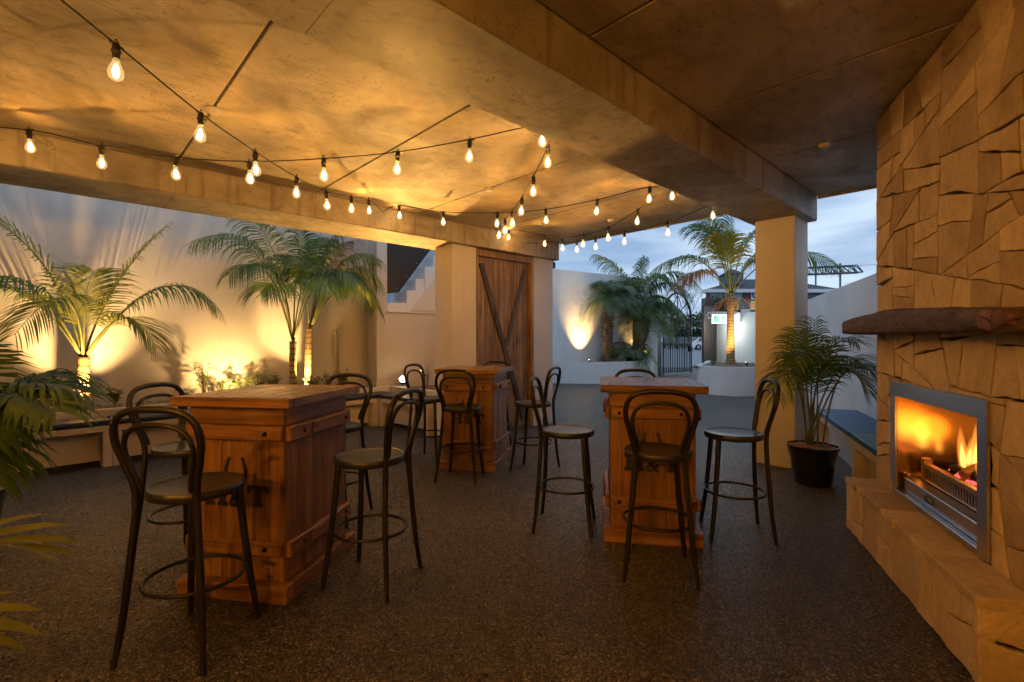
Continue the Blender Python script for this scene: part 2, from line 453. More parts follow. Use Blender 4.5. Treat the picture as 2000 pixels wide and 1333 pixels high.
# ------------------------------------------------------------------ geometry helpers
class MB:
    def __init__(self):
        self.v, self.f, self.m = [], [], []

    def add(self, vs_, fs, mi=0):
        o = len(self.v)
        self.v += [tuple(p) for p in vs_]
        self.f += [tuple(i + o for i in q) for q in fs]
        self.m += [mi] * len(fs)
        return self

    def box(self, x0, x1, y0, y1, z0, z1, mi=0, tf=None):
        p = [Vector(q) for q in ((x0, y0, z0), (x1, y0, z0), (x1, y1, z0), (x0, y1, z0), (x0, y0, z1), (x1, y0, z1), (x1, y1, z1), (x0, y1, z1))]
        if tf is not None:
            p = [tf @ q for q in p]
        return self.add(p, [(3, 2, 1, 0), (4, 5, 6, 7), (0, 1, 5, 4), (1, 2, 6, 5), (2, 3, 7, 6), (3, 0, 4, 7)], mi)

    def prism(self, poly, fn, t0, t1, mi=0):
        """poly: 2D list; fn(a, b, t) -> 3D point"""
        n = len(poly)
        a = [fn(p[0], p[1], t0) for p in poly]
        b = [fn(p[0], p[1], t1) for p in poly]
        fs = [tuple(range(n - 1, -1, -1)), tuple(range(n, 2 * n))]
        fs += [(i, (i + 1) % n, n + (i + 1) % n, n + i) for i in range(n)]
        return self.add(a + b, fs, mi)

    def tube(self, pts, r, n=8, closed=False, mi=0, caps=True, flat=None):
        pts = [Vector(p) for p in pts]
        k = len(pts)
        rr = r if isinstance(r, (list, tuple)) else [r] * k
        vs_, up = [], None
        for i, p in enumerate(pts):
            if closed:
                t = pts[(i + 1) % k] - pts[i - 1]
            else:
                t = pts[min(i + 1, k - 1)] - pts[max(i - 1, 0)]
            t.normalize()
            if up is None:
                up = Vector((0, 0, 1)) if abs(t.z) < 0.9 else Vector((1, 0, 0))
            s = t.cross(up)
            if s.length < 1e-5:
                s = t.cross(Vector((0, 1, 0)))
            s.normalize()
            up = s.cross(t).normalized()
            for j in range(n):
                a = 2 * math.pi * j / n
                vs_.append(p + s * (math.cos(a) * rr[i]) + up * (math.sin(a) * rr[i] * (flat or 1.0)))
        fs = []
        for i in range(k if closed else k - 1):
            i2 = (i + 1) % k
            for j in range(n):
                j2 = (j + 1) % n
                fs.append((i * n + j, i * n + j2, i2 * n + j2, i2 * n + j))
        if caps and not closed:
            fs.append(tuple(range(n - 1, -1, -1)))
            fs.append(tuple((k - 1) * n + j for j in range(n)))
        return self.add(vs_, fs, mi)

    def lathe(self, prof, n=24, c=(0, 0, 0), mi=0, jitter=0.0, rng=None, tf=None):
        vs_, fs = [], []
        k = len(prof)
        for (r, z) in prof:
            for j in range(n):
                a = 2 * math.pi * j / n
                q = r * (1 + (rng.uniform(-jitter, jitter) if jitter else 0))
                p = Vector((q * math.cos(a), q * math.sin(a), z))
                if tf is not None:
                    p = tf @ p
                vs_.append(p + Vector(c))
        for i in range(k - 1):
            for j in range(n):
                j2 = (j + 1) % n
                fs.append((i * n + j, i * n + j2, (i + 1) * n + j2, (i + 1) * n + j))
        fs.append(tuple(range(n - 1, -1, -1)))
        fs.append(tuple((k - 1) * n + j for j in range(n)))
        return self.add(vs_, fs, mi)

    def build(self, name, mats, parent=None, bevel=0.0, smooth=0.0, world=True, seg=1):
        me = bpy.data.meshes.new(name)
        me.from_pydata(self.v, [], self.f)
        ms = mats if isinstance(mats, (list, tuple)) else [mats]
        for x in ms:
            me.materials.append(x)
        if len(ms) > 1:
            me.polygons.foreach_set('material_index', self.m)
        me.update()
        if bevel:
            bm = bmesh.new()
            bm.from_mesh(me)
            es = [e for e in bm.edges if len(e.link_faces) == 2 and e.calc_face_angle(0) > 0.5]
            bmesh.ops.bevel(bm, geom=es, offset=bevel, segments=seg, affect='EDGES', profile=0.6)
            bm.to_mesh(me)
            bm.free()
        if smooth:
            me.shade_smooth()
            me.set_sharp_from_angle(angle=R(smooth))
        o = bpy.data.objects.new(name, me)
        C.objects.link(o)
        if parent is not None:
            o.parent = parent
            if world:
                o.matrix_parent_inverse = base_matrix(parent).inverted()
        return o

def base_matrix(o):
    m = Matrix.Translation(o.location) @ o.rotation_euler.to_matrix().to_4x4()
    if o.parent is not None:
        m = base_matrix(o.parent) @ o.matrix_parent_inverse @ m
    return m

def tag(o, label=None, cat=None, group=None, kind=None):
    if label:
        o['label'] = label
    if cat:
        o['category'] = cat
    if group:
        o['group'] = group
    if kind:
        o['kind'] = kind
    return o

def thing(name, label, cat, loc=(0, 0, 0), rz=0.0, group=None):
    o = bpy.data.objects.new(name, None)
    o.empty_display_size = 0.1
    C.objects.link(o)
    o.location = loc
    o.rotation_euler = (0, 0, rz)
    return tag(o, label, cat, group)

def copy_tree(o, parent=None):
    c = o.copy()
    C.objects.link(c)
    if parent is not None:
        c.parent = parent
        c.matrix_parent_inverse = o.matrix_parent_inverse.copy()
    for ch in list(o.children):
        copy_tree(ch, c)
    return c

def frame2(p, q):
    """horizontal axis along p->q and the normal to its left"""
    d = Vector((q[0] - p[0], q[1] - p[1], 0))
    L = d.length
    d.normalize()
    return d, Vector((-d.y, d.x, 0)), L

def wall_box(mb, p, q, z0, z1, t0, t1, z1b=None, mi=0):
    """vertical slab over the line p->q, from t0 to t1 along its left normal"""
    d, n, L = frame2(p, q)
    P0 = Vector((p[0], p[1], 0))
    tops = (z1, z1b if z1b is not None else z1)
    vs_ = []
    for t in (t0, t1):
        for s, zt in ((0, tops[0]), (L, tops[1])):
            for z in (z0, zt):
                vs_.append(P0 + d * s + n * t + Vector((0, 0, z)))
    # order: t0:(s0 z0, s0 z1, sL z0, sL z1) t1 ...
    fs = [(0, 2, 3, 1), (4, 5, 7, 6), (0, 1, 5, 4), (2, 6, 7, 3), (1, 3, 7, 5), (0, 4, 6, 2)]
    return mb.add(vs_, fs, mi)

def light(kind, name, loc, energy, col, parent=None, target=None, size=40, blend=0.6, radius=0.03):
    l = bpy.data.lights.new(name, kind)
    l.energy = energy
    l.color = col
    l.shadow_soft_size = radius
    o = bpy.data.objects.new(name, l)
    C.objects.link(o)
    o.location = loc
    if kind == 'SPOT':
        l.spot_size = R(size)
        l.spot_blend = blend
        d = (Vector(target) - Vector(loc)).normalized()
        o.rotation_euler = d.to_track_quat('-Z', 'Y').to_euler()
    if parent is not None:
        o.parent = parent
        o.matrix_parent_inverse = base_matrix(parent).inverted()
    return o

# ------------------------------------------------------------------ ground
g = MB().add([(-1500, -1500, -0.008), (1500, -1500, -0.008), (1500, 1500, -0.008), (-1500, 1500, -0.008)], [(0, 1, 2, 3)])
tag(g.build('ground', M['asphalt']), kind='structure', label='grey asphalt ground around the terrace')
g = MB().add([(-4, -4, 0), (24, -4, 0), (24, 10.6, 0), (-4, 10.6, 0)], [(0, 1, 2, 3)])
tag(g.build('terrace_floor', M['floor']), kind='structure', label='dark exposed aggregate terrace paving')
fw = Vector((0.686, 0.7276, 0))
rt = Vector((0.7276, -0.686, 0))
def cp(d, l, z):
    return fw * d + rt * l + Vector((0, 0, z))
g = MB()
g.add([cp(26, -6, 0.0), cp(26, 22, 0.0), cp(64, 46, 0.5), cp(64, -6, 0.5), cp(100, 80, 0.55), cp(100, -6, 0.55)], [(0, 1, 2, 3), (3, 2, 4, 5)])
tag(g.build('car_park', M['car_park']), kind='structure', label='grey asphalt car park beyond the gate')

# ------------------------------------------------------------------ terrace ceiling, beams, columns
ZC, ZS = 3.09, 2.81
ceil = thing('concrete_ceiling', 'low concrete terrace ceiling of precast panels with shadow joints', 'ceiling', (3, 3, ZC))
mb = MB().box(-3.0, 6.385, -3.5, 6.15, ZC + 0.05, ZC + 0.30)
mb.build('slab', M['joint'], ceil)
xs = [-3.0, -1.79, -0.48, 0.82, 2.13, 3.44, 4.75, 6.40]
for a, b in zip(xs[:-1], xs[1:]):
    for y0, y1 in ((2.26, 5.49), (-3.5, 1.64)):
        dz = rnd.uniform(0, 0.003)
        MB().box(a + 0.008, b - 0.008, y0, y1, ZC + dz, ZC + 0.051).build('ceiling_panel', M['ceiling'], ceil, bevel=0.004)
MB().box(6.388, 6.41, -3.5, 1.64, ZC - 0.03, ZC + 0.3).build('edge_trim', M['beam'], ceil)
MB().box(6.388, 6.41, 2.26, 5.49, ZC - 0.012, ZC + 0.3).build('edge_trim', M['beam'], ceil)

def beam(label, x0, x1, y0, y1, z0=ZS, extra=None):
    t = thing('concrete_beam', label, 'beam', ((x0 + x1) / 2, (y0 + y1) / 2, z0), 0, 'concrete beams under the ceiling')
    cuts = [x0] + [x for x in (0.82, 2.13, 3.44, 4.75) if x0 < x < x1] + [x1]
    for a, b in zip(cuts[:-1], cuts[1:]):
        mb = MB()
        n = max(2, int((b - a) / 0.12))
        # slightly ragged arrises: many short slices with wobbling bottom corners
        prof = []
        for i in range(n + 1):
            x = a + 0.0015 + (b - a - 0.003) * i / n
            w1, w2 = rnd.uniform(0.006, 0.016), rnd.uniform(0.006, 0.016)
            prof += [(x, y0, ZC + 0.29), (x, y0, z0 + w1), (x, y0 + w1, z0), (x, y1 - w2, z0), (x, y1, z0 + w2), (x, y1, ZC + 0.29)]
        fs = []
        for i in range(n):
            for j in range(6):
                j2 = (j + 1) % 6
                fs.append((i * 6 + j, i * 6 + j2, (i + 1) * 6 + j2, (i + 1) * 6 + j))
        fs.append((0, 1, 2, 3, 4, 5)[::-1])
        fs.append(tuple(n * 6 + j for j in range(6)))
        mb.add(prof, fs).build('beam_segment', M['beam'], t)
    return t
beam('deep concrete beam crossing the ceiling to the yellow-lit column', -3.0, 6.42, 1.65, 2.25)
bt = beam('concrete beam over the door wall and the planted bed', -3.0, 6.30, 5.50, 6.20)
MB().box(6.27, 6.40, 5.66, 6.1, ZS - 0.11, ZS - 0.003).build('gutter_end', M['black'], bt, bevel=0.01)

mb = MB().box(5.94, 6.40, 1.74, 2.16, 0, ZS + 0.02)
tag(mb.build('plastered_column', M['column'], bevel=0.006), 'square plastered column by the potted palm holding up the big beam', 'column')
mb = MB().box(4.10, 4.55, 5.60, 6.02, 0, ZS + 0.02)
tag(mb.build('plastered_column', M['column'], bevel=0.006), 'square plastered column beside the timber barn door', 'column')

# ------------------------------------------------------------------ door wall
w = MB()
w.box(5.78, 6.25, 5.60, 5.78, 0, ZS + 0.02)
w.box(6.07, 6.25, 5.783, 8.6, 0, ZS + 0.02)
w.box(4.553, 5.777, 5.77, 5.85, 0, ZS + 0.02)
tag(w.build('door_wall', M['plaster'], bevel=0.004), 'pale plastered wall return on the yard side of the timber door', 'wall')
door = thing('barn_door', 'rustic recycled timber barn door with dark Y-shaped braces', 'door', (5.16, 5.66, 0))
x0, x1 = 4.60, 5.71
nb = 8
ws = [rnd.uniform(0.8, 1.2) for _ in range(nb)]
tot = sum(ws)
x = x0
for i in range(nb):
    wd = (x1 - x0) * ws[i] / tot
    MB().box(x + 0.0015, x + wd - 0.0015, 5.665 + rnd.uniform(-0.003, 0.003), 5.70, 0.05, 2.70).build('board', M['door_z'], door, bevel=0.003)
    x += wd
def dbar(a, b, w_, name, m, y=5.637, t=0.026):
    d = Vector((b[0] - a[0], 0, b[1] - a[1])).normalized()
    n = Vector((-d.z, 0, d.x)) * (w_ / 2)
    A, B = Vector((a[0], y, a[1])), Vector((b[0], y, b[1]))
    vs_ = [A + n, A - n, B - n, B + n]
    vs_ += [p + Vector((0, t, 0)) for p in vs_]
    MB().add(vs_, [(0, 1, 2, 3), (7, 6, 5, 4), (0, 4, 5, 1), (1, 5, 6, 2), (2, 6, 7, 3), (3, 7, 4, 0)]).build(name, m, door, bevel=0.003)
dbar((4.68, 2.60), (5.60, 0.14), 0.085, 'brace', M['door_brace'])
dbar((5.61, 2.60), (5.20, 1.34), 0.075, 'brace', M['door_brace'], 5.639, 0.024)
MB().box(4.555, 4.597, 5.602, 5.72, 0.0, 2.80).build('door_frame', M['door_frame'], door, bevel=0.003)
MB().box(5.713, 5.775, 5.602, 5.72, 0.0, 2.80).build('door_frame', M['door_frame'], door, bevel=0.003)
MB().box(4.599, 5.711, 5.604, 5.72, 2.703, 2.80).build('door_frame', M['door_frame'], door, bevel=0.003)
MB().box(4.602, 5.708, 5.61, 5.72, 0.004, 0.046).build('threshold', M['door_brace'], door, bevel=0.003)

# ------------------------------------------------------------------ back wall, pier, stair
BD = Vector((1, 0.089, 0)).normalized()          # direction of the planted bed
BN = Vector((-BD.y, BD.x, 0))
def bed(s, t, z):                                  # s along, t towards the wall, from the bench front line
    return Vector((0.42, 7.08, 0)) + BD * s + BN * t + Vector((0, 0, z))
mb = MB()
p, q = bed(-4.2, 1.165, 0), bed(4.35, 1.165, 0)
wall_box(mb, p, q, 0, 4.3, 0, 0.2)
tag(mb.build('garden_wall', M['plaster']), 'tall plastered wall washed with golden light behind the palms', 'wall')
pier = thing('stair_wall', 'plastered pier and low wall under the concrete stair', 'wall', (4.6, 8.0, 0))
fp, fq = (4.22, 8.04), (6.05, 7.735)
d_, n_, L_ = frame2(fp, fq)
mb = MB()
wall_box(mb, fp, fq, 0, 1.94, 0, 0.18)
mb.build('low_wall', M['plaster'], pier)
mb = MB()
wall_box(mb, fp, (fp[0] + d_.x * 0.19, fp[1] + d_.y * 0.19), 1.941, 4.3, 0, 0.19)
mb.build('pier_shaft', M['plaster'], pier)
mb = MB()
wall_box(mb, fp, (fp[0] + d_.x * 0.19, fp[1] + d_.y * 0.19), 0, 4.3, 0.193, 0.66)
mb.build('pier_return', M['plaster'], pier)
def onw(s, z, t):
    return Vector((fp[0], fp[1], 0)) + d_ * s + n_ * t + Vector((0, 0, z))
stair = thing('concrete_stair', 'pale concrete stair flight stepping up behind the column', 'stair', (4.9, 8.0, 1.94))
poly = [(0.20, 1.945), (0.20, 2.12), (0.575, 2.14), (0.575, 2.37), (0.755, 2.38), (0.755, 2.60), (0.94, 2.61), (0.94, 2.85), (1.12, 2.86), (1.12, 3.1), (1.8, 3.1), (1.8, 2.9), (1.13, 2.58), (0.635, 1.985), (1.8, 1.985), (1.8, 1.945)]
MB().prism([(0.20, 1.945), (0.20, 2.12), (0.575, 2.14), (0.575, 1.945)], onw, 0.02, 0.9).build('step', M['planter'], stair)
for s0, zt in ((0.578, 2.37), (0.758, 2.60), (0.943, 2.85), (1.123, 3.08), (1.30, 3.30)):
    MB().prism([(s0, 1.945), (s0, zt), (s0 + 0.177, zt + 0.01), (s0 + 0.177, 1.945)], onw, 0.02, 0.9).build('step', M['planter'], stair)
MB().prism([(0.635, 1.985), (1.14, 2.60), (1.6, 3.1), (1.6, 1.985)], onw, -0.012, 0.017).build('stringer', M['column'], stair, bevel=0.004)
MB().prism([(0.20, 1.945), (0.20, 1.975), (1.7, 1.98), (1.7, 1.945)], onw, -0.02, 0.016).build('ledge', M['column'], stair, bevel=0.004)
pn = thing('black_screen_panel', 'black sheet metal screen panel hanging in the stair opening', 'screen', (4.7, 8.0, 2.7))
MB().prism([(0.195, 2.29), (0.42, 2.33), (1.10, 3.25), (1.10, 3.6), (0.195, 3.6)], onw, 0.06, 0.085).build('sheet', M['panel'], pn)
mb = MB().tube([onw(0.42, 2.33, 0.05), onw(1.10, 3.25, 0.05)], 0.012, 6).tube([onw(0.20, 2.29, 0.05), onw(0.20, 3.6, 0.05)], 0.012, 6)
mb.build('edge_tube', M['black'], pn)
for k in range(5):
    s, z = 0.30 + 0.19 * k, 2.36 + 0.19 * k * 1.33 - 0.1
    MB().lathe([(0.0, 0), (0.009, 0.001), (0.006, 0.006), (0.0, 0.007)], 8, onw(s + 0.10, z + 0.14, 0.05), tf=Matrix.Rotation(R(90), 3, 'X')).build('bolt_head', M['steel'], pn)
# pale neighbour wall and van behind the stair
nbw = thing('weatherboard_house', 'pale blue weatherboard house glimpsed behind the stair', 'house', (8.5, 14.0, 0))
a_, b_ = (7.35, 12.9), (13.0, 11.6)
for k in range(26):
    mb = MB()
    wall_box(mb, a_, b_, k * 0.2, k * 0.2 + 0.205, 0.012, 0.05)
    d2, n2, L2 = frame2(a_, b_)
    mb.build('weatherboard', M['pale_blue'], nbw)
mb = MB()
wall_box(mb, a_, b_, 0, 5.2, 0.052, 3.0)
mb.build('house_body', M['pale_blue'], nbw)

# ------------------------------------------------------------------ planted bed, benches
pl = thing('planter_curb', 'rendered planter curb running behind the long bench', 'planter', (1, 7.5, 0))
mb = MB()
p, q = bed(-4.2, 0.40, 0), bed(4.02, 0.40, 0)
wall_box(mb, p, q, 0, 0.61, 0, 0.10)
mb.build('curb_wall', M['bench'], pl, bevel=0.006)
mb = MB()
p2, q2 = (4.38, 7.83), (4.46, 6.03)
wall_box(mb, p2, q2, 0, 0.61, 0.0, 0.10)
mb.build('curb_wall', M['bench'], pl, bevel=0.006)
mb = MB()
vs_ = [bed(-4.2, 0.50, 0.56), bed(3.98, 0.50, 0.56), bed(3.98, 1.17, 0.56), bed(-4.2, 1.17, 0.56)]
mb.add(vs_, [(0, 1, 2, 3)])
mb.add([(4.47, 6.03, 0.56), (6.06, 6.03, 0.56), (6.06, 7.75, 0.56), (4.3, 8.05, 0.56), (4.37, 7.83, 0.56)], [(0, 1, 2, 3, 4)])
mb.build('soil', M['soil'], pl)

def pebbles(name, region, n, label, z, size=(0.018, 0.045), m=None):
    ico = bmesh.new()
    bmesh.ops.create_icosphere(ico, subdivisions=1, radius=1.0)
    iv = [v.co.copy() for v in ico.verts]
    fs = [tuple(v.index for v in f.verts) for f in ico.faces]
    ico.free()
    mb = MB()
    for _ in range(n):
        p = region(rnd.random(), rnd.random())
        s = rnd.uniform(*size)
        sc = Vector((s * rnd.uniform(0.8, 1.4), s * rnd.uniform(0.7, 1.1), s * rnd.uniform(0.45, 0.8)))
        rot = Matrix.Rotation(rnd.uniform(0, 6.28), 3, 'Z') @ Matrix.Rotation(rnd.uniform(-0.4, 0.4), 3, 'X')
        jit = [rnd.uniform(0.85, 1.12) for _ in iv]
        mb.add([Vector((p[0], p[1], z + s * 0.25 + (p[2] if len(p) > 2 else 0))) + rot @ Vector((c.x * sc.x * j, c.y * sc.y * j, c.z * sc.z * j)) for c, j in zip(iv, jit)], fs)
    o = mb.build(name, m or M['pebble'], smooth=50)
    return tag(o, label, 'pebbles', kind='stuff')
pebbles('river_pebbles', lambda a, b: bed(-2.2 + 6.1 * a, 0.53 + 0.60 * b, 0), 2600, 'brown river pebbles mulching the bed under the palms', 0.56)
pebbles('bark_chips', lambda a, b: (4.5 + 1.4 * a, 6.1 + 1.6 * b), 500, 'dark chips over the bed beside the glaring lamp', 0.56, m=M['mulch'])

def bench_unit(fn, s0, s1, label, panels=True):
    """fn(s, t, z): s along the front, t backwards"""
    c = fn((s0 + s1) / 2, 0.2, 0)
    t = thing('bench', label, 'bench', c, 0, 'built-in benches around the bed')
    def bx(a, b, t0, t1, z0, z1, name, m, bev=0.004):
        vs_ = [fn(a, t0, z0), fn(b, t0, z0), fn(b, t1, z0), fn(a, t1, z0), fn(a, t0, z1), fn(b, t0, z1), fn(b, t1, z1), fn(a, t1, z1)]
        return MB().add(vs_, [(3, 2, 1, 0), (4, 5, 6, 7), (0, 1, 5, 4), (1, 2, 6, 5), (2, 3, 7, 6), (3, 0, 4, 7)]).build(name, m, t, bevel=bev)
    bx(s0 + 0.002, s1 - 0.002, 0.0, 0.395, 0.40, 0.47, 'seat_board', M['bench'])
    bx(s0 + 0.002, s0 + 0.085, 0.004, 0.39, 0.0, 0.398, 'post', M['bench'])
    bx(s1 - 0.085, s1 - 0.002, 0.004, 0.39, 0.0, 0.398, 'post', M['bench'])
    bx(s0 + 0.087, s1 - 0.087, 0.14, 0.16, 0.06, 0.398, 'back_panel', M['bench'])
    bx(s0 + 0.087, s1 - 0.087, 0.18, 0.20, 0.0, 0.09, 'kickboard', M['dark_steel'])
    return bx
def cushion(fn, s0, s1, z, label, m, depth=0.40, group=None, thick=0.06):
    mb = MB()
    n = 10
    vs_, fs = [], []
    vs_ = [fn(a, t, zz) for zz in (z, z + thick) for a, t in ((s0 + 0.004, -0.015), (s1 - 0.004, -0.015), (s1 - 0.004, depth), (s0 + 0.004, depth))]
    mb.add(vs_, [(3, 2, 1, 0), (4, 5, 6, 7), (0, 1, 5, 4), (1, 2, 6, 5), (2, 3, 7, 6), (3, 0, 4, 7)])
    return tag(mb.build('bench_cushion', m, bevel=0.02, smooth=40, seg=3), label, 'cushion', group)
segs = [(-2.6, -1.25), (-1.25, 0.045), (0.045, 1.35), (1.35, 2.62), (2.62, 3.49)]
nm = ['long bench unit at the picture edge under the near palm', 'bench unit with recessed panel left of the centre joint', 'bench unit just right of the joint, behind the nearest table', 'bench unit hidden behind the nearest table', 'bench unit running into the inner corner']
for i, (a, b) in enumerate(segs):
    bench_unit(bed, a, b, nm[i])
    if a > -2:
        cushion(bed, a, b, 0.473, ['', 'navy cushion on the bench under the first palm', 'navy cushion behind the rear stool of the nearest table', 'navy cushion mostly hidden behind the nearest table', 'navy cushion ending in the inner corner'][i], M['cush_navy'], group='navy bench cushions')
B2 = Vector((0.06, -1, 0)).normalized()
B2N = Vector((1, 0.06, 0)).normalized()
def bed2(s, t, z):
    return Vector((3.92, 7.37, 0)) + B2 * s + B2N * t + Vector((0, 0, z))
bench_unit(bed2, 0.0, 1.30, 'short bench unit between inner corner and column')
cushion(lambda s, t, z: bed2(s, t, z), 0.0, 0.62, 0.473, 'navy cushion in front of the glaring lamp', M['cush_navy'], 0.43, 'navy bench cushions')
cushion(lambda s, t, z: bed2(s, t, z), 0.62, 1.28, 0.473, 'navy cushion nearest the column on the short bench', M['cush_navy'], 0.43, 'navy bench cushions')
# corner filler of the bench
mb = MB()
mb.add([bed(3.492, 0.0, 0.0), bed(3.86, 0.0, 0.0), bed(3.86, 0.39, 0.0), bed(3.492, 0.39, 0), bed(3.492, 0.0, 0.47), bed(3.86, 0.0, 0.47), bed(3.86, 0.39, 0.47), bed(3.492, 0.39, 0.47)],
       [(3, 2, 1, 0), (4, 5, 6, 7), (0, 1, 5, 4), (1, 2, 6, 5), (2, 3, 7, 6), (3, 0, 4, 7)])
tag(mb.build('bench_corner', M['bench'], bevel=0.004), 'square corner block joining the two benches', 'bench')
cushion(bed, 3.493, 3.86, 0.473, 'small square navy cushion in the bench corner', M['cush_navy'], group='navy bench cushions')

# the bar building that closes the terrace behind the viewpoint
mb = MB()
wall_box(mb, (-3.05, 10.5), (-3.05, -3.4), 0, 3.35, -0.2, 0.0)
wall_box(mb, (-3.05, -3.26), (3.58, -0.37), 0, 3.35, -0.2, 0.0)
tag(mb.build('building_wall', M['column']), 'cream bar building wall closing the unseen end of the terrace', 'wall')

def lantern(x, y, z, label, w):
    t = thing('wall_lantern', label, 'wall lamp', (x, y, z), 0, 'wall lanterns on the bar building')
    MB().box(x, x + 0.03, y - 0.06, y + 0.06, z - 0.12, z + 0.12).build('backplate', M['black'], t, bevel=0.006)
    MB().tube([(x + 0.03, y, z + 0.08), (x + 0.12, y, z + 0.11), (x + 0.15, y, z + 0.06)], 0.010, 8).build('arm', M['black'], t)
    MB().lathe([(0.0, 0.075), (0.03, 0.07), (0.06, 0.045), (0.062, 0.038), (0.0, 0.036)], 18, (x + 0.15, y, z)).build('cap', M['black'], t, smooth=40)
    MB().lathe([(0.030, 0.034), (0.042, 0.0), (0.042, -0.05), (0.025, -0.08), (0.0, -0.085)], 16, (x + 0.15, y, z)).build('glass', M['bulb'], t, smooth=60)
    light('POINT', 'lantern_light', (x + 0.15, y, z - 0.02), w, BULB_COL, t, radius=0.04)
lantern(-3.048, 1.35, 2.55, 'wall lantern on the unseen bar wall, nearer the bed', 165)
lantern(-3.048, -1.2, 2.55, 'wall lantern on the unseen bar wall, nearer the chimney side', 205)

# ------------------------------------------------------------------ stone fireplace
FO = Vector((4.52, 0.77, 0))
FD = Vector((3.27 - 4.52, 0.16 - 0.77, 0)).normalized()       # along the face, towards the camera
FN = Vector((FD.y, -FD.x, 0))                                  # out of the face, into the terrace
if FN.y < 0:
    FN = -FN
def fpt(s, z, t=0.0):
    return FO + FD * s + FN * t + Vector((0, 0, z))

def clip(poly, n, c):
    """keep points with n.p <= c"""
    out = []
    k = len(poly)
    for i in range(k):
        a, b = poly[i], poly[(i + 1) % k]
        da, db = n[0] * a[0] + n[1] * a[1] - c, n[0] * b[0] + n[1] * b[1] - c
        if da <= 0:
            out.append(a)
        if (da < 0 < db) or (db < 0 < da):
            u = da / (da - db)
            out.append((a[0] + (b[0] - a[0]) * u, a[1] + (b[1] - a[1]) * u))
    return out

def rubble(rect, big, small, rng_, tilt=0.26, asp=1.0):
    '''split a rectangle again and again with slightly tilted cuts, as fitted stones lie'''
    out = []
    def go(poly, depth):
        a = area2(poly)
        x0, x1 = min(p[0] for p in poly), max(p[0] for p in poly)
        y0, y1 = min(p[1] for p in poly), max(p[1] for p in poly)
        w, h = x1 - x0, y1 - y0
        if a < rng_.uniform(small, big) and max(w, h * 1.3) < 0.62 or depth > 12:
            out.append(poly)
            return
        vert = w * rng_.uniform(0.8, 1.3) > h * asp
        ang = rng_.gauss(0, tilt)
        u = rng_.uniform(0.34, 0.66)
        if vert:
            n = (math.cos(ang), math.sin(ang))
            c = n[0] * (x0 + w * u) + n[1] * (y0 + y1) / 2
        else:
            n = (math.sin(ang), math.cos(ang))
            c = n[0] * (x0 + x1) / 2 + n[1] * (y0 + h * u)
        A, B = clip(poly, n, c), clip(poly, (-n[0], -n[1]), -c)
        for q in (A, B):
            if len(q) >= 3 and area2(q) > 0.0006:
                go(q, depth + 1)
    s0, s1, z0, z1 = rect
    go([(s0, z0), (s1, z0), (s1, z1), (s0, z1)], 0)
    return out

def cut_hole(cells, hole):
    h0, h1, hz0, hz1 = hole
    res = []
    for poly in cells:
        if max(p[0] for p in poly) > h0 and min(p[0] for p in poly) < h1 and min(p[1] for p in poly) < hz1:
            low = clip(poly, (0, 1), hz1)
            for e in (clip(poly, (0, -1), -hz1), clip(low, (1, 0), h0) if low else [], clip(low, (-1, 0), -h1) if low else []):
                if len(e) >= 3 and area2(e) > 0.0012:
                    res.append(e)
        else:
            res.append(poly)
    return res

def area2(p):
    return abs(sum(p[i - 1][0] * p[i][1] - p[i][0] * p[i - 1][1] for i in range(len(p)))) / 2

def voronoi(seeds, rect, hole=None, asp=1.25):
    s0, s1, z0, z1 = rect
    cells = []
    wt = [rnd.uniform(-0.007, 0.007) for _ in seeds]
    for i, p in enumerate(seeds):
        poly = [(s0, z0), (s1, z0), (s1, z1), (s0, z1)]
        for j, q in enumerate(seeds):
            if i == j:
                continue
            nx, nz = (q[0] - p[0]) * asp, (q[1] - p[1])
            mx, mz = (p[0] + q[0]) / 2, (p[1] + q[1]) / 2
            poly = clip(poly, (nx, nz), nx * mx + nz * mz + (wt[i] - wt[j]) / 2)
            if len(poly) < 3:
                break
        if len(poly) < 3:
            continue
        if hole:
            h0, h1, hz0, hz1 = hole
            mn, mxs = min(a[0] for a in poly), max(a[0] for a in poly)
            zn, zx = min(a[1] for a in poly), max(a[1] for a in poly)
            if mxs > h0 and mn < h1 and zn < hz1 and zx > hz0:
                up = clip(poly, (0, -1), -hz1)
                low = clip(poly, (0, 1), hz1)
                lf_, rt_ = clip(low, (1, 0), h0), clip(low, (-1, 0), -h1)
                for extra in (lf_, rt_):
                    if len(extra) >= 3 and area2(extra) > 0.0008:
                        cells.append(extra)
                poly = up
                if len(poly) >= 3 and area2(poly) < 0.0008:
                    continue
        if len(poly) >= 3:
            cells.append(poly)
    return cells

WARP = 0.017
def warp(x, z, bounds):
    v = Vector((x * 3.1, z * 3.1, 0.0))
    w = Vector((x * 11.0, z * 11.0, 5.0))
    dx = WARP * mnoise.noise(v) + 0.009 * mnoise.noise(w)
    dz = WARP * mnoise.noise(v + Vector((31, 7, 2))) + 0.009 * mnoise.noise(w + Vector((9, 17, 3)))
    if bounds:
        for (ax, val) in bounds:
            if ax == 0 and abs(x - val) < 1e-4:
                dx *= 0.12
            if ax == 1 and abs(z - val) < 1e-4:
                dz *= 0.12
    return (x + dx, z + dz)

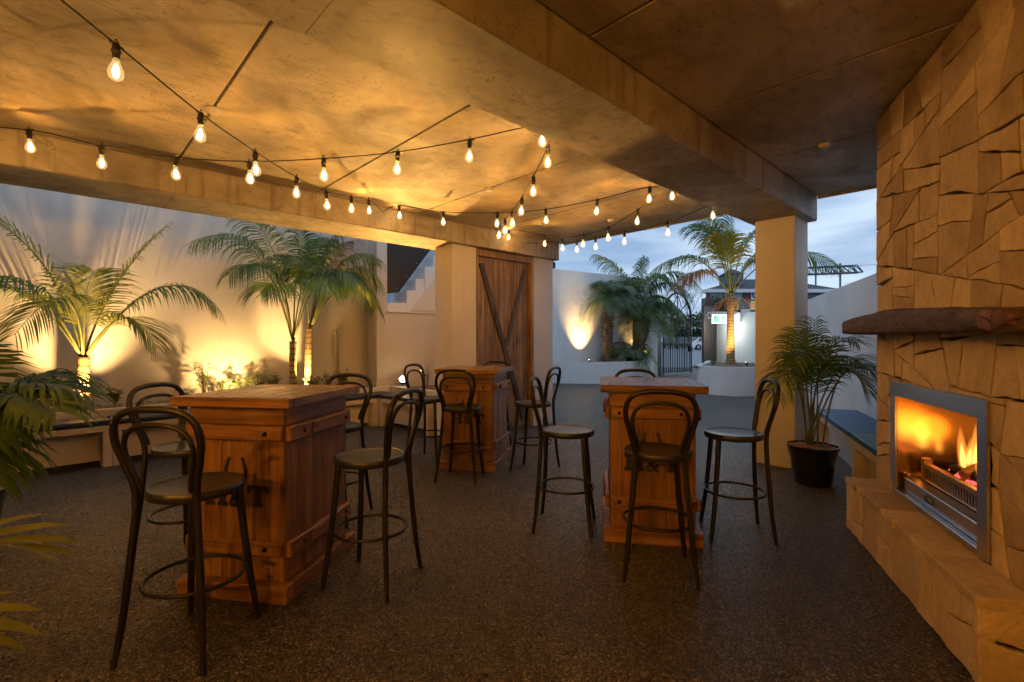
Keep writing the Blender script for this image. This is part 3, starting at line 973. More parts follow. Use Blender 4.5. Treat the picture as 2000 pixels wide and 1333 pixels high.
def stone(parent, poly, fn, gap=0.005, depth=0.05, rough=0.006, name='stone', chamf=0.010, bounds=None):
    """irregular split stone: ragged outline, chipped edge, slightly uneven face"""
    ring = []
    k = len(poly)
    for i in range(k):
        a, b = poly[i], poly[(i + 1) % k]
        L = math.hypot(b[0] - a[0], b[1] - a[1])
        if L < 0.004:
            continue
        n = max(1, min(8, int(L / 0.045)))
        for j in range(n):
            u = j / n
            ring.append(warp(a[0] + (b[0] - a[0]) * u, a[1] + (b[1] - a[1]) * u, bounds))
    cx = sum(a[0] for a in ring) / max(1, len(ring))
    cz = sum(a[1] for a in ring) / max(1, len(ring))
    if len(ring) < 3:
        return
    def shrink(r, d, d2=0.0):
        out = []
        for (x, z) in r:
            dx, dz = x - cx, z - cz
            l = math.hypot(dx, dz) or 1
            g = d * (0.65 + 2.3 * max(0.0, mnoise.noise(Vector((x * 5.5, z * 5.5, 3.7))) + 0.10)) + (d2 if d2 else 0.0)
            f = max(0.3, 1 - g / l)
            out.append((cx + dx * f, cz + dz * f))
        return out
    r1 = shrink(ring, gap)
    r2 = shrink(ring, gap, chamf)
    t1 = depth + rnd.uniform(-0.004, 0.004)
    tx, tz = rnd.uniform(-0.007, 0.007), rnd.uniform(-0.007, 0.007)
    n = len(ring)
    vs_ = [fn(x, z, 0.0) for x, z in r1]
    vs_ += [fn(x, z, t1 - chamf * rnd.uniform(0.4, 1.0) + (x - cx) * tx + (z - cz) * tz) for x, z in r1]
    vs_ += [fn(x, z, t1 + (x - cx) * tx + (z - cz) * tz) for x, z in r2]
    vs_.append(fn(cx, cz, t1 + 0.002))
    fs = []
    for i in range(n):
        j = (i + 1) % n
        fs += [(i, j, n + j, n + i), (n + i, n + j, 2 * n + j, 2 * n + i), (2 * n + i, 2 * n + j, 3 * n)]
    o = MB().add(vs_, fs).build(name, M['stone'], parent)
    bm = bmesh.new()
    bm.from_mesh(o.data)
    bmesh.ops.recalc_face_normals(bm, faces=bm.faces)
    bm.to_mesh(o.data)
    bm.free()
    return o

fire = thing('stone_chimney', 'tall sandstone chimney breast of irregular fitted stones', 'chimney', (4.0, 0.5, 0))
seeds = [(0.11, 3.02), (0.71, 2.95), (1.03, 2.91), (0.47, 2.94), (1.11, 2.73), (0.69, 2.73), (0.11, 2.84), (0.42, 2.75), (1.11, 2.48), (1.35, 2.73), (1.40, 2.9), (1.55, 2.74), (1.47, 2.5), (1.21, 3.05), (1.72, 2.63), (1.62, 2.98), (1.75, 2.29), (1.26, 2.9), (0.1, 2.66), (0.37, 2.51), (0.62, 2.47), (1.06, 2.33), (1.34, 2.29), (1.4, 2.14), (1.6, 2.22), (0.07, 2.43), (0.2, 2.26), (0.48, 2.25), (0.79, 2.17), (1.1, 2.12), (1.41, 2.02), (1.58, 1.99), (1.74, 1.9), (1.33, 1.9), (0.76, 2.02), (1.06, 1.97), (0.41, 1.98), (0.7, 1.88), (0.1, 1.97), (0.98, 1.76), (1.39, 1.72), (1.65, 1.77), (1.68, 1.63), (0.36, 1.80), (0.58, 1.75), (1.78, 1.62), (1.76, 2.06), (0.12, 1.70), (0.16, 1.46), (0.36, 1.45), (0.58, 1.43), (0.80, 1.44), (1.05, 1.44), (1.29, 1.43), (1.51, 1.43), (1.72, 1.40), (0.13, 1.32), (0.15, 1.2), (0.43, 1.25), (0.70, 1.30), (0.93, 1.26), (1.12, 1.33), (1.26, 1.33), (1.44, 1.31), (1.17, 1.22), (1.36, 1.21), (1.59, 1.20), (1.74, 1.23), (0.19, 1.02), (0.12, 0.84), (0.19, 0.70), (0.14, 0.55), (0.22, 0.45), (1.63, 0.98), (1.72, 0.86), (1.62, 0.72), (1.74, 0.62), (1.60, 0.50), (1.92, 2.8), (1.95, 2.45), (1.93, 2.12), (1.92, 1.78), (1.93, 1.45), (1.9, 1.12), (1.9, 0.75), (1.9, 0.48)]
seeds = [(a + rnd.uniform(-0.02, 0.02), b + rnd.uniform(-0.015, 0.015)) for a, b in seeds]
HOLE = (0.345, 1.505, 0.3, 1.135)
FB = [(0, 0.0), (0, 2.05), (0, 0.345), (0, 1.505), (1, 0.36), (1, 3.085), (1, 1.135)]
for poly in cut_hole(rubble((0.0, 2.05, 0.36, 3.085), 0.13, 0.022, random.Random(41), 0.18, 1.4), HOLE):
    stone(fire, poly, lambda s, z, t: fpt(s, z, t - 0.05), gap=0.0058, chamf=0.0035, bounds=FB)
mb = MB()
def fb(mb, s0, s1, z0, z1, t0, t1, mi=0):
    vs_ = [fpt(s0, z0, t0), fpt(s1, z0, t0), fpt(s1, z0, t1), fpt(s0, z0, t1), fpt(s0, z1, t0), fpt(s1, z1, t0), fpt(s1, z1, t1), fpt(s0, z1, t1)]
    return mb.add(vs_, [(3, 2, 1, 0), (4, 5, 6, 7), (0, 1, 5, 4), (1, 2, 6, 5), (2, 3, 7, 6), (3, 0, 4, 7)], mi)
fb(mb, 0.005, 0.35, 0.0, 3.085, -0.62, -0.03)
fb(mb, 1.50, 2.03, 0.0, 3.085, -0.62, -0.03)
fb(mb, 0.352, 1.498, 1.13, 3.083, -0.62, -0.03)
fb(mb, 0.352, 1.498, 0.0, 0.39, -0.62, -0.03)
fb(mb, 0.352, 1.498, 0.392, 1.128, -0.62, -0.55)
mb.build('core', M['mortar'], fire)
# left flank stones
zz = 0.4
def fl(a, z, t):
    return fpt(-t + 0.05 - 0.03, z, -a)
for k in range(9):
    h = rnd.uniform(0.24, 0.36)
    z2 = min(3.08, zz + h)
    if z2 - zz > 0.08:
        c = rnd.uniform(0.2, 0.4)
        for u0, u1 in ((0.03, c), (c, 0.6)):
            stone(fire, [(u0, zz), (u1, zz), (u1, z2), (u0, z2)], fl, 0.004, 0.05)
    zz = z2

def fl2(a, z, t):
    return fpt(2.005 + t, z, -a)
for poly in rubble((-0.0, 0.62, 0.0, 3.085), 0.12, 0.03, random.Random(5), 0.2, 1.4):
    stone(fire, poly, fl2, 0.0055, 0.05, chamf=0.006, bounds=[(0, -0.0), (0, 0.62), (1, 0.0), (1, 3.085)])

hearth = thing('stone_hearth', 'low stone hearth ledge with flagstone top below the fire', 'hearth', (3.6, 0.45, 0))
HT = 0.20      # how far the ledge stands out of the chimney face
mb = MB()
fb(mb, 0.06, 1.84, 0.0, 0.335, -0.04, HT - 0.03)
mb.build('core', M['mortar'], hearth)
def hfr(s, z, t):
    return fpt(s, z, HT - 0.055 + t)
hs = [(0.02, 0.24), (0.10, 0.05), (0.30, 0.18), (0.53, 0.25), (0.55, 0.08), (0.82, 0.19), (1.10, 0.18), (1.28, 0.29), (1.36, 0.17), (1.31, 0.04), (1.55, 0.07), (1.58, 0.24), (1.78, 0.25), (1.84, 0.08), (1.99, 0.22)]
for poly in rubble((0.03, 1.87, 0.0, 0.335), 0.12, 0.03, random.Random(12), 0.16, 1.25):
    stone(hearth, poly, hfr, 0.0075, 0.055, chamf=0.004, bounds=[(0, 0.03), (0, 1.87), (1, 0.0), (1, 0.335)])
def hend(a, z, t):
    return fpt(1.82 + t, z, HT - a)
for poly in voronoi([(0.12, 0.25), (0.10, 0.08), (0.32, 0.27), (0.30, 0.10)], (-0.003, 0.34, 0.0, 0.335), None):
    stone(hearth, poly, hend, 0.004, 0.05, bounds=[(0, -0.003), (1, 0.0), (1, 0.335)])
def hend2(a, z, t):
    return fpt(0.08 - t, z, HT - a)
for poly in voronoi([(0.12, 0.2), (0.3, 0.14)], (-0.003, 0.36, 0.0, 0.335), None):
    stone(hearth, poly, hend2, 0.004, 0.045, bounds=[(0, -0.003), (1, 0.0), (1, 0.335)])
def htop(s, t, h):
    return fpt(s, 0.337 + h, t)
tc = [0.015, 0.27, 0.40, 0.78, 1.03, 1.25, 1.45, 1.89]
for a, b in zip(tc[:-1], tc[1:]):
    sk = rnd.uniform(-0.03, 0.03)
    stone(hearth, [(a, -0.005), (b, -0.005), (b + 0.0, HT + 0.02 + rnd.uniform(-0.012, 0.012)), (a, HT + 0.02 + rnd.uniform(-0.012, 0.012))], htop, 0.006, 0.045, name='flagstone', chamf=0.006, bounds=[(1, -0.005)])

# mantel log
man = thing('log_mantel', 'rough dark timber log mantel shelf across the chimney', 'mantel', (3.7, 0.6, 1.5))
vs_, fs = [], []
NS = 46
ring7 = ((0.003, 0.0), (0.80, 0.0), (0.96, 0.06), (1.0, 0.20), (1.01, 0.50), (0.99, 0.80), (0.94, 0.96), (0.82, 1.0), (0.003, 1.0))
for i in range(NS + 1):
    s_ = -0.24 + 2.34 * i / NS
    e = min(1.0, (s_ + 0.26) / 0.16)
    zb = 1.470 - 0.012 * (s_ / 2) + (1 - e) * 0.012
    zt = (1.578 + 0.037 * max(0.0, min(1.0, (s_ + 0.1) / 0.8)) if s_ < 0.7 else 1.615 - 0.075 * ((s_ - 0.7) / 1.4) ** 1.3) - (1 - e) * 0.015
    dp = (0.19 + 0.012 * math.sin(s_ * 3.1 + 1)) * (0.72 + 0.28 * math.sqrt(e))
    for (t, z) in ring7:
        q = Vector((s_ * 4.0, z * 2.6, t * 3.0))
        w1 = 0.010 * mnoise.noise(q) + 0.004 * mnoise.noise(q * 3.3)
        vs_.append(fpt(s_, zb + (zt - zb) * z + w1 * (1 if 0.0 < t and z in (0.0, 1.0) else 0.6), t * dp + (w1 if t > 0.01 else 0)))
m_ = len(ring7)
for i in range(NS):
    for j in range(m_):
        j2 = (j + 1) % m_
        fs.append((i * m_ + j, i * m_ + j2, (i + 1) * m_ + j2, (i + 1) * m_ + j))
fs += [tuple(range(m_ - 1, -1, -1)), tuple(NS * m_ + j for j in range(m_))]
MB().add(vs_, fs).build('log', M['mantel'], man, smooth=40)
# the worn reddish burl where a branch was sawn off
vs_, fs = [], []
n = 22
for (rad, t) in ((0.0, 0.2145), (0.3, 0.2145), (0.62, 0.213), (0.85, 0.209), (1.0, 0.195)):
    for j in range(n):
        a = 2 * math.pi * j / n
        q = rad * (1 + 0.10 * math.sin(3 * a + 1) + 0.07 * math.sin(7 * a) + 0.05 * math.sin(11 * a + 2))
        vs_.append(fpt(1.98 + q * math.cos(a) * 0.15, 1.505 + q * math.sin(a) * 0.045, t + 0.003 * mnoise.noise(Vector((math.cos(a) * rad * 3, math.sin(a) * rad * 3, 0)))))
for i in range(4):
    for j in range(n):
        j2 = (j + 1) % n
        fs.append((i * n + j, i * n + j2, (i + 1) * n + j2, (i + 1) * n + j))
MB().add(vs_, fs).build('sawn_burl', M['log_end'], man, smooth=35)
cr = [(-0.9, 0.7), (-0.5, 0.35), (-0.1, 0.1), (0.05, -0.3), (0.4, -0.8)]
mb = MB().tube([fpt(1.98 + a * 0.13, 1.505 + b * 0.04, 0.2155) for a, b in cr], [0.001, 0.002, 0.003, 0.002, 0.001], 5)
mb.build('crack', M['print'], man)

# firebox insert
ins = thing('gas_fire_insert', 'stainless steel framed fire burning in the chimney', 'fireplace', tuple(fpt(0.92, 0.38, 0)))
S0, S1, Z0, Z1 = 0.335, 1.515, 0.385, 1.145
fr = MB(); fb(fr, S0, S1, Z1 - 0.095, Z1, 0.002, 0.020); fr.build('frame_rail', M['steel'], ins, bevel=0.002)
fr = MB(); fb(fr, S0, S0 + 0.075, Z0, Z1 - 0.0965, 0.002, 0.018); fr.build('frame_stile', M['steel'], ins, bevel=0.002)
fr = MB(); fb(fr, S1 - 0.085, S1, Z0, Z1 - 0.0965, 0.002, 0.018); fr.build('frame_stile', M['steel'], ins, bevel=0.002)
fr = MB(); fb(fr, S0 + 0.077, S1 - 0.087, Z0, Z0 + 0.035, 0.002, 0.016); fr.build('frame_sill', M['steel'], ins, bevel=0.002)
bx = MB(); fb(bx, S0 + 0.07, S1 - 0.08, 0.42, 1.06, -0.50, -0.485); bx.build('back_panel', M['firebrick'], ins)
bx = MB(); fb(bx, S0 + 0.055, S0 + 0.070, 0.42, 1.06, -0.484, -0.0); bx.build('side_panel', M['polished'], ins)
bx = MB(); fb(bx, S1 - 0.080, S1 - 0.065, 0.42, 1.06, -0.484, -0.0); bx.build('side_panel', M['polished'], ins)
bx = MB(); fb(bx, S0 + 0.055, S1 - 0.065, 1.061, 1.075, -0.484, -0.0); bx.build('top_panel', M['dark_steel'], ins)
bx = MB(); fb(bx, S0 + 0.055, S1 - 0.065, 0.405, 0.419, -0.484, -0.0); bx.build('floor_plate', M['steel'], ins)
bx = MB(); fb(bx, S0 + 0.13, S1 - 0.12, 0.421, 0.515, -0.095, -0.02); bx.build('ash_drawer', M['steel'], ins, bevel=0.004)
mb = MB().tube([fpt(0.83 + 0.055 * math.cos(a) , 0.47 + 0.016 * math.sin(a), -0.016) for a in [math.pi * k / 9 * 2 for k in range(9)]], 0.004, 6, closed=True)
mb.build('drawer_ring', M['dark_steel'], ins)
bx = MB(); fb(bx, S0 + 0.17, S1 - 0.10, 0.60, 0.632, -0.135, -0.10); bx.build('grate_rail', M['bronze'], ins, bevel=0.003)
bx = MB(); fb(bx, S0 + 0.17, S1 - 0.10, 0.517, 0.53, -0.135, -0.10); bx.build('grate_rail', M['bronze'], ins, bevel=0.003)
bx = MB(); fb(bx, S0 + 0.165, S0 + 0.205, 0.516, 0.66, -0.145, -0.095); bx.build('grate_post', M['bronze'], ins, bevel=0.004)
for k in range(26):
    s = S0 + 0.225 + k * 0.0305
    bx = MB(); fb(bx, s, s + 0.013, 0.531, 0.599, -0.125, -0.11); bx.build('grate_bar', M['bronze'], ins)
bx = MB(); fb(bx, S0 + 0.072, S0 + 0.125, 0.421, 0.53, -0.42, -0.05); bx.build('brick_ledge', M['bronze'], ins, bevel=0.006)
bx = MB(); fb(bx, S0 + 0.21, S1 - 0.12, 0.50, 0.60, -0.44, -0.14); bx.build('ember_bed', M['dark_steel'], ins)
rng = random.Random(3)
def lump(c, r, name, m, parent, seed):
    bm = bmesh.new()
    bmesh.ops.create_icosphere(bm, subdivisions=2, radius=1.0)
    rr = random.Random(seed)
    off = Vector((rr.uniform(0, 50), rr.uniform(0, 50), rr.uniform(0, 50)))
    vs_ = []
    for v in bm.verts:
        k = 1 + 0.28 * mnoise.noise(v.co * 1.7 + off)
        vs_.append(Vector(c) + Vector((v.co.x * r[0] * k, v.co.y * r[1] * k, v.co.z * r[2] * k)))
    fs = [tuple(x.index for x in f.verts) for f in bm.faces]
    bm.free()
    return MB().add(vs_, fs).build(name, m, parent, smooth=60)
M['coal'] = plain('charred_log', (0.018, 0.013, 0.011), 0.8, var=0.4, scale=30, bmp=0.4)
for k in range(22):
    s = rng.uniform(0.58, 1.38)
    t = rng.uniform(-0.40, -0.19)
    r = rng.uniform(0.035, 0.06)
    lump(fpt(s, 0.625 + rng.uniform(0, 0.02), t), (r * 1.3, r, r * 0.8), 'coal', M['coal'], ins, k)
for k in range(26):
    s = rng.uniform(0.60, 1.34)
    t = rng.uniform(-0.30, -0.145)
    lump(fpt(s, 0.612 + rng.uniform(0, 0.012), t), (0.024, 0.012, 0.010), 'ember', M['ember'], ins, 90 + k)
mb = MB().tube([fpt(0.86, 0.64, -0.17), fpt(0.80, 0.71, -0.30)], [0.034, 0.028], 10)
mb.build('firewood_log', M['husk'], ins, smooth=50)
def flame_mesh(s, t, z, h, w_, m, name, lean=0.0, seed=0):
    rr = random.Random(seed)
    vs_, fs = [], []
    n, k = 10, 9
    ph = rr.uniform(0, 6)
    for i in range(k):
        u = i / (k - 1)
        rad = w_ * (math.sin(math.pi * min(1.0, u * 0.82 + 0.18)) ** 0.8) * (1 - 0.35 * u) if i < k - 1 else 0.001
        if i == 0:
            rad = w_ * 0.3
        cx = lean * u * h + 0.22 * w_ * math.sin(ph + 4.5 * u)
        for j in range(n):
            a = 2 * math.pi * j / n
            vs_.append(fpt(s + cx + rad * math.cos(a), z + h * u, t + rad * 0.75 * math.sin(a)))
    for i in range(k - 1):
        for j in range(n):
            j2 = (j + 1) % n
            fs.append((i * n + j, i * n + j2, (i + 1) * n + j2, (i + 1) * n + j))
    fs += [tuple(range(n - 1, -1, -1)), tuple((k - 1) * n + j for j in range(n))]
    o = MB().add(vs_, fs).build(name, m, ins, smooth=60)
    bm = bmesh.new()
    bm.from_mesh(o.data)
    bmesh.ops.recalc_face_normals(bm, faces=bm.faces)
    bm.to_mesh(o.data)
    bm.free()
    return o
FL = [(0.60, -0.30, 0.64, 0.22, 0.030, 0.10), (0.68, -0.24, 0.63, 0.30, 0.036, -0.1), (0.79, -0.26, 0.62, 0.36, 0.055, 0.0), (0.86, -0.31, 0.62, 0.28, 0.045, -0.08), (0.95, -0.22, 0.61, 0.30, 0.042, -0.15), (1.05, -0.30, 0.64, 0.32, 0.040, 0.1), (1.16, -0.26, 0.63, 0.26, 0.040, 0.0), (1.27, -0.30, 0.63, 0.30, 0.045, -0.1), (1.36, -0.24, 0.64, 0.24, 0.04, 0.0)]
for i, (s, t, z, h, w_, ln) in enumerate(FL):
    fo = flame_mesh(s, t, z, h * 0.92, w_ * 1.1, M['flame'], 'flame', ln, i)
    flame_mesh(s, t, z + 0.01, h * 0.58, w_ * 0.62, M['flame_core'], 'flame_core', ln, i)
light('POINT', 'fire_light', fpt(0.70, 0.80, -0.30), 0.8, (1.0, 0.27, 0.02), ins, radius=0.09)
light('POINT', 'fire_light', fpt(1.10, 0.80, -0.30), 0.9, (1.0, 0.27, 0.02), ins, radius=0.09)

# ------------------------------------------------------------------ fence wall beside the fireplace, bench
def poly_wall(name, pts, h, t, m, label, cat):
    mb = MB()
    for (p, q) in zip(pts[:-1], pts[1:]):
        wall_box(mb, p[:2], q[:2], 0, p[2], -t, 0.0, q[2])
    return tag(mb.build(name, m), label, cat)
poly_wall('boundary_wall', [(3.6, -0.366, 2.2), (17.0, 5.53, 2.36), (21.0, 7.6, 2.62), (22.75, 10.0, 2.72)], 2.3, 0.18, M['planter'], 'grey rendered boundary wall behind the blue bench', 'wall')
rb = Vector((7.18, 1.21, 0))
RD = Vector((1.0, 0.44, 0)).normalized()
RN = Vector((-RD.y, RD.x, 0))
def rbed(s, t, z):          # t backwards to the wall, front at t = 0
    return rb + RD * s + RN * (0.50 - t) + Vector((0, 0, z))
def rbench(s0, s1, label):
    t = thing('bench', label, 'bench', rbed((s0 + s1) / 2, 0.2, 0), 0, 'benches along the boundary wall')
    def bx(a, b, t0, t1, z0, z1, name, m):
        vs_ = [rbed(a, t0, z0), rbed(b, t0, z0), rbed(b, t1, z0), rbed(a, t1, z0), rbed(a, t0, z1), rbed(b, t0, z1), rbed(b, t1, z1), rbed(a, t1, z1)]
        MB().add(vs_, [(3, 2, 1, 0), (4, 5, 6, 7), (0, 1, 5, 4), (1, 2, 6, 5), (2, 3, 7, 6), (3, 0, 4, 7)]).build(name, m, t)
    bx(s0 + 0.002, s1 - 0.002, 0.0, 0.49, 0.345, 0.415, 'seat_board', M['bench'])
    bx(s0 + 0.002, s0 + 0.075, 0.003, 0.48, 0, 0.343, 'post', M['bench'])
    bx(s1 - 0.075, s1 - 0.002, 0.003, 0.48, 0, 0.343, 'post', M['bench'])
    bx(s0 + 0.077, s1 - 0.077, 0.12, 0.14, 0.0, 0.343, 'back_panel', M['bench'])
rbench(-3.0, -1.15, 'bench unit beside the chimney flank')
rbench(-1.15, 0.80, 'bench unit under the far blue cushion')
cushion(rbed, -3.0, -1.10, 0.418, 'blue cushion nearest the chimney', M['cush_blue'], 0.48, 'blue bench cushions', 0.065)
cushion(rbed, -1.10, 0.80, 0.418, 'blue cushion farther along, behind the potted palm', M['cush_blue'], 0.48, 'blue bench cushions', 0.065)

# ------------------------------------------------------------------ bar tables
def letter_polys():
    H = [[(0.0, 0), (0.125, 0), (0.125, 0.026), (0.093, 0.026), (0.093, 0.094), (0.125, 0.094), (0.125, 0.12), (0.0, 0.12), (0.0, 0.094), (0.032, 0.094), (0.032, 0.026), (0.0, 0.026)]]
    H = [[(0, 0), (0.062, 0), (0.062, 0.022), (0.049, 0.026), (0.049, 0.094), (0.062, 0.098), (0.062, 0.12), (0, 0.12), (0, 0.098), (0.013, 0.094), (0.013, 0.026), (0, 0.022)],
         [(0.078, 0), (0.14, 0), (0.14, 0.022), (0.127, 0.026), (0.127, 0.094), (0.14, 0.098), (0.14, 0.12), (0.078, 0.12), (0.078, 0.098), (0.091, 0.094), (0.091, 0.026), (0.078, 0.022)],
         [(0.049, 0.05), (0.091, 0.05), (0.091, 0.07), (0.049, 0.07)]]
    T = [[(0.035, 0), (0.095, 0), (0.095, 0.022), (0.084, 0.026), (0.084, 0.098), (0.103, 0.096), (0.11, 0.078), (0.13, 0.078), (0.13, 0.12), (0, 0.12), (0, 0.078), (0.02, 0.078), (0.027, 0.096), (0.046, 0.098), (0.046, 0.026), (0.035, 0.022)]]
    return H, T
def make_table():
    t = thing('bar_table', 'x', 'table', (0, 0, 0), 0, 'crate-style bar tables')
    hx, hy = 0.34, 0.29
    # top planks, running front to back
    n = 5
    W_, D_ = 0.72, 0.82
    for i in range(n):
        y0 = -W_ / 2 + W_ * i / n
        MB().box(-D_ / 2 + 0.05, D_ / 2 - 0.05, y0 + 0.001, y0 + W_ / n - 0.001, 1.06, 1.11 + rnd.uniform(-0.001, 0.001)).build('plank', M['wood_top'], t, 0.002, world=False)
    for s in (-1, 1):
        MB().box(min(s * (D_ / 2 - 0.049), s * D_ / 2), max(s * (D_ / 2 - 0.049), s * D_ / 2), -W_ / 2, W_ / 2, 1.059, 1.1105).build('edge_board', M['wood_y'], t, 0.003, world=False)
    MB().box(-hx + 0.02, hx - 0.02, -hy + 0.02, hy - 0.02, 0.02, 1.055).build('carcass', M['wood_z'], t, world=False)
    def side(a0, a1, nbd, mk, z0, z1):
        for i in range(nbd):
            u0 = a0 + (a1 - a0) * i / nbd
            u1 = a0 + (a1 - a0) * (i + 1) / nbd
            mk(u0 + 0.0008, u1 - 0.0008, z0, z1)
    for s in (-1, 1):
        def mkx(u0, u1, z0, z1, s=s):
            d = rnd.uniform(0, 0.0015)
            MB().box(min(s * (hx - 0.019), s * (hx + d)), max(s * (hx - 0.019), s * (hx + d)), u0, u1, z0, z1).build('board', M['wood_z'], t, 0.0008, world=False)
        side(-hy, hy, 3, mkx, 0.10, 0.953)
        MB().box(min(s * (hx - 0.019), s * (hx + 0.004)), max(s * (hx - 0.019), s * (hx + 0.004)), -hy, hy, 0.956, 1.057).build('rail', M['wood_y'], t, 0.003, world=False)
        def mky(u0, u1, z0, z1, s=s):
            d = rnd.uniform(0, 0.0015)
            MB().box(u0, u1, min(s * (hy - 0.019), s * (hy + d)), max(s * (hy - 0.019), s * (hy + d)), z0, z1).build('board', M['wood_z'], t, 0.0015, world=False)
        side(-hx + 0.02, hx - 0.02, 5, mky, 0.10, 0.953)
        MB().box(-hx + 0.02, hx - 0.02, min(s * (hy - 0.019), s * (hy + 0.004)), max(s * (hy - 0.019), s * (hy + 0.004)), 0.956, 1.057).build('rail', M['wood_x'], t, 0.003, world=False)
        for zc in (0.872, 0.24):
            b = MB().box(min(s * (hx + 0.003), s * (hx + 0.026)), max(s * (hx + 0.003), s * (hx + 0.026)), -hy + 0.004, hy - 0.004, zc, zc + 0.078).build('band', M['wood_y'], t, 0.006, world=False)
            for yy in (-hy + 0.10, hy - 0.06):
                MB().lathe([(0.013, 0), (0.012, 0.005), (0.007, 0.010), (0.0, 0.012)], 10, (s * (hx + 0.026), yy, zc + 0.039), tf=Matrix.Rotation(R(90 * s), 3, 'Y')).build('bolt', M['bolt'], b, smooth=50, world=False)
            b = MB().box(-hx - 0.002, hx + 0.002, min(s * (hy + 0.003), s * (hy + 0.038)), max(s * (hy + 0.003), s * (hy + 0.038)), zc - 0.006, zc + 0.080).build('band', M['wood_x'], t, 0.007, world=False)
            MB().box(-hx + 0.20, hx - 0.16, min(s * (hy + 0.039), s * (hy + 0.048)), max(s * (hy + 0.039), s * (hy + 0.048)), zc + 0.004, zc + 0.07).build('batten', M['wood_x'], b, 0.003, world=False)
            for xx in (-hx + 0.13, hx - 0.07):
                MB().lathe([(0.013, 0), (0.012, 0.005), (0.007, 0.010), (0.0, 0.012)], 10, (xx, s * (hy + 0.038), zc + 0.037), tf=Matrix.Rotation(R(-90 * s), 3, 'X')).build('bolt', M['bolt'], b, smooth=50, world=False)
        MB().box(min(s * (hx - 0.018), s * (hx + 0.05)), max(s * (hx - 0.018), s * (hx + 0.05)), -hy - 0.045, hy + 0.045, 0.0, 0.095).build('plinth', M['wood_y'], t, 0.004, world=False)
        MB().box(-hx + 0.02, hx - 0.02, min(s * (hy + 0.0), s * (hy + 0.045)), max(s * (hy + 0.0), s * (hy + 0.045)), 0.001, 0.096).build('plinth', M['wood_x'], t, 0.004, world=False)
    # stencil on the front (faces -x); reading direction runs towards -y
    Hp, Tp = letter_polys()
    xf = -hx - 0.0018
    mb = MB()
    fnl = lambda oy, oz: (lambda a, b, tt: Vector((xf - tt, oy - a, oz + b)))
    for p in Hp:
        mb.prism(p, fnl(0.195, 0.50), 0.0, 0.0012)
    for p in Tp:
        mb.prism(p, fnl(-0.065, 0.50), 0.0, 0.0012)
    cu = bpy.data.curves.new('amp', 'FONT')
    cu.body = '&'
    cu.size = 0.145
    cu.offset = 0.0035
    co = bpy.data.objects.new('amp', cu)
    C.objects.link(co)
    dg = bpy.context.evaluated_depsgraph_get()
    me = bpy.data.meshes.new_from_object(co.evaluated_get(dg))
    bpy.data.objects.remove(co)
    mb.add([(xf - 0.001, 0.048 - v.co.x, 0.50 + v.co.y) for v in me.vertices], [tuple(p.vertices) for p in me.polygons])
    # the horseshoe, open end up, with nail slots left as plain band
    arc = []
    for k in range(15):
        a = math.pi * (0.80 + 1.40 * k / 14)
        arc.append((0.062 * math.cos(a), 0.075 * math.sin(a)))
    arc = [(-0.036, 0.078), (-0.048, 0.055)] + [(0.060 * math.cos(R(150 + 240 * k / 16)), 0.068 * math.sin(R(150 + 240 * k / 16))) for k in range(17)] + [(0.048, 0.055), (0.036, 0.078)]
    wdt = [0.015, 0.017] + [0.019 + 0.007 * math.sin(math.pi * k / 16) for k in range(17)] + [0.017, 0.015]
    o_, i_ = [], []
    for k, (a, b) in enumerate(arc):
        p0, p1 = arc[max(0, k - 1)], arc[min(len(arc) - 1, k + 1)]
        dx, dz = p1[0] - p0[0], p1[1] - p0[1]
        l = math.hypot(dx, dz)
        o_.append((a - dz / l * wdt[k] * 0.6, b + dx / l * wdt[k] * 0.6))
        i_.append((a + dz / l * wdt[k] * 0.6, b - dx / l * wdt[k] * 0.6))
    vs_ = [(xf - 0.001, 0.005 - a, 0.695 + b) for a, b in o_ + i_]
    nn = len(arc)
    mb.add(vs_, [(k, k + 1, nn + k + 1, nn + k) for k in range(nn - 1)])
    mb.build('stencil', M['print'], t, world=False)
    return t
tb = make_table()
for i, (x, y, a, lab) in enumerate([(1.0, 3.22, 38.0, 'stencilled timber bar table nearest the camera, in front of the twin palm'), (3.59, 4.42, 34.5, 'stencilled timber bar table standing before the barn door'), (3.33, 2.0, 36.5, 'stencilled timber bar table closest to the fireplace')]):
    o = tb if i == 0 else copy_tree(tb)
    o.location = (x, y, 0)
    o.rotation_euler = (0, 0, R(a))
    o['label'] = lab

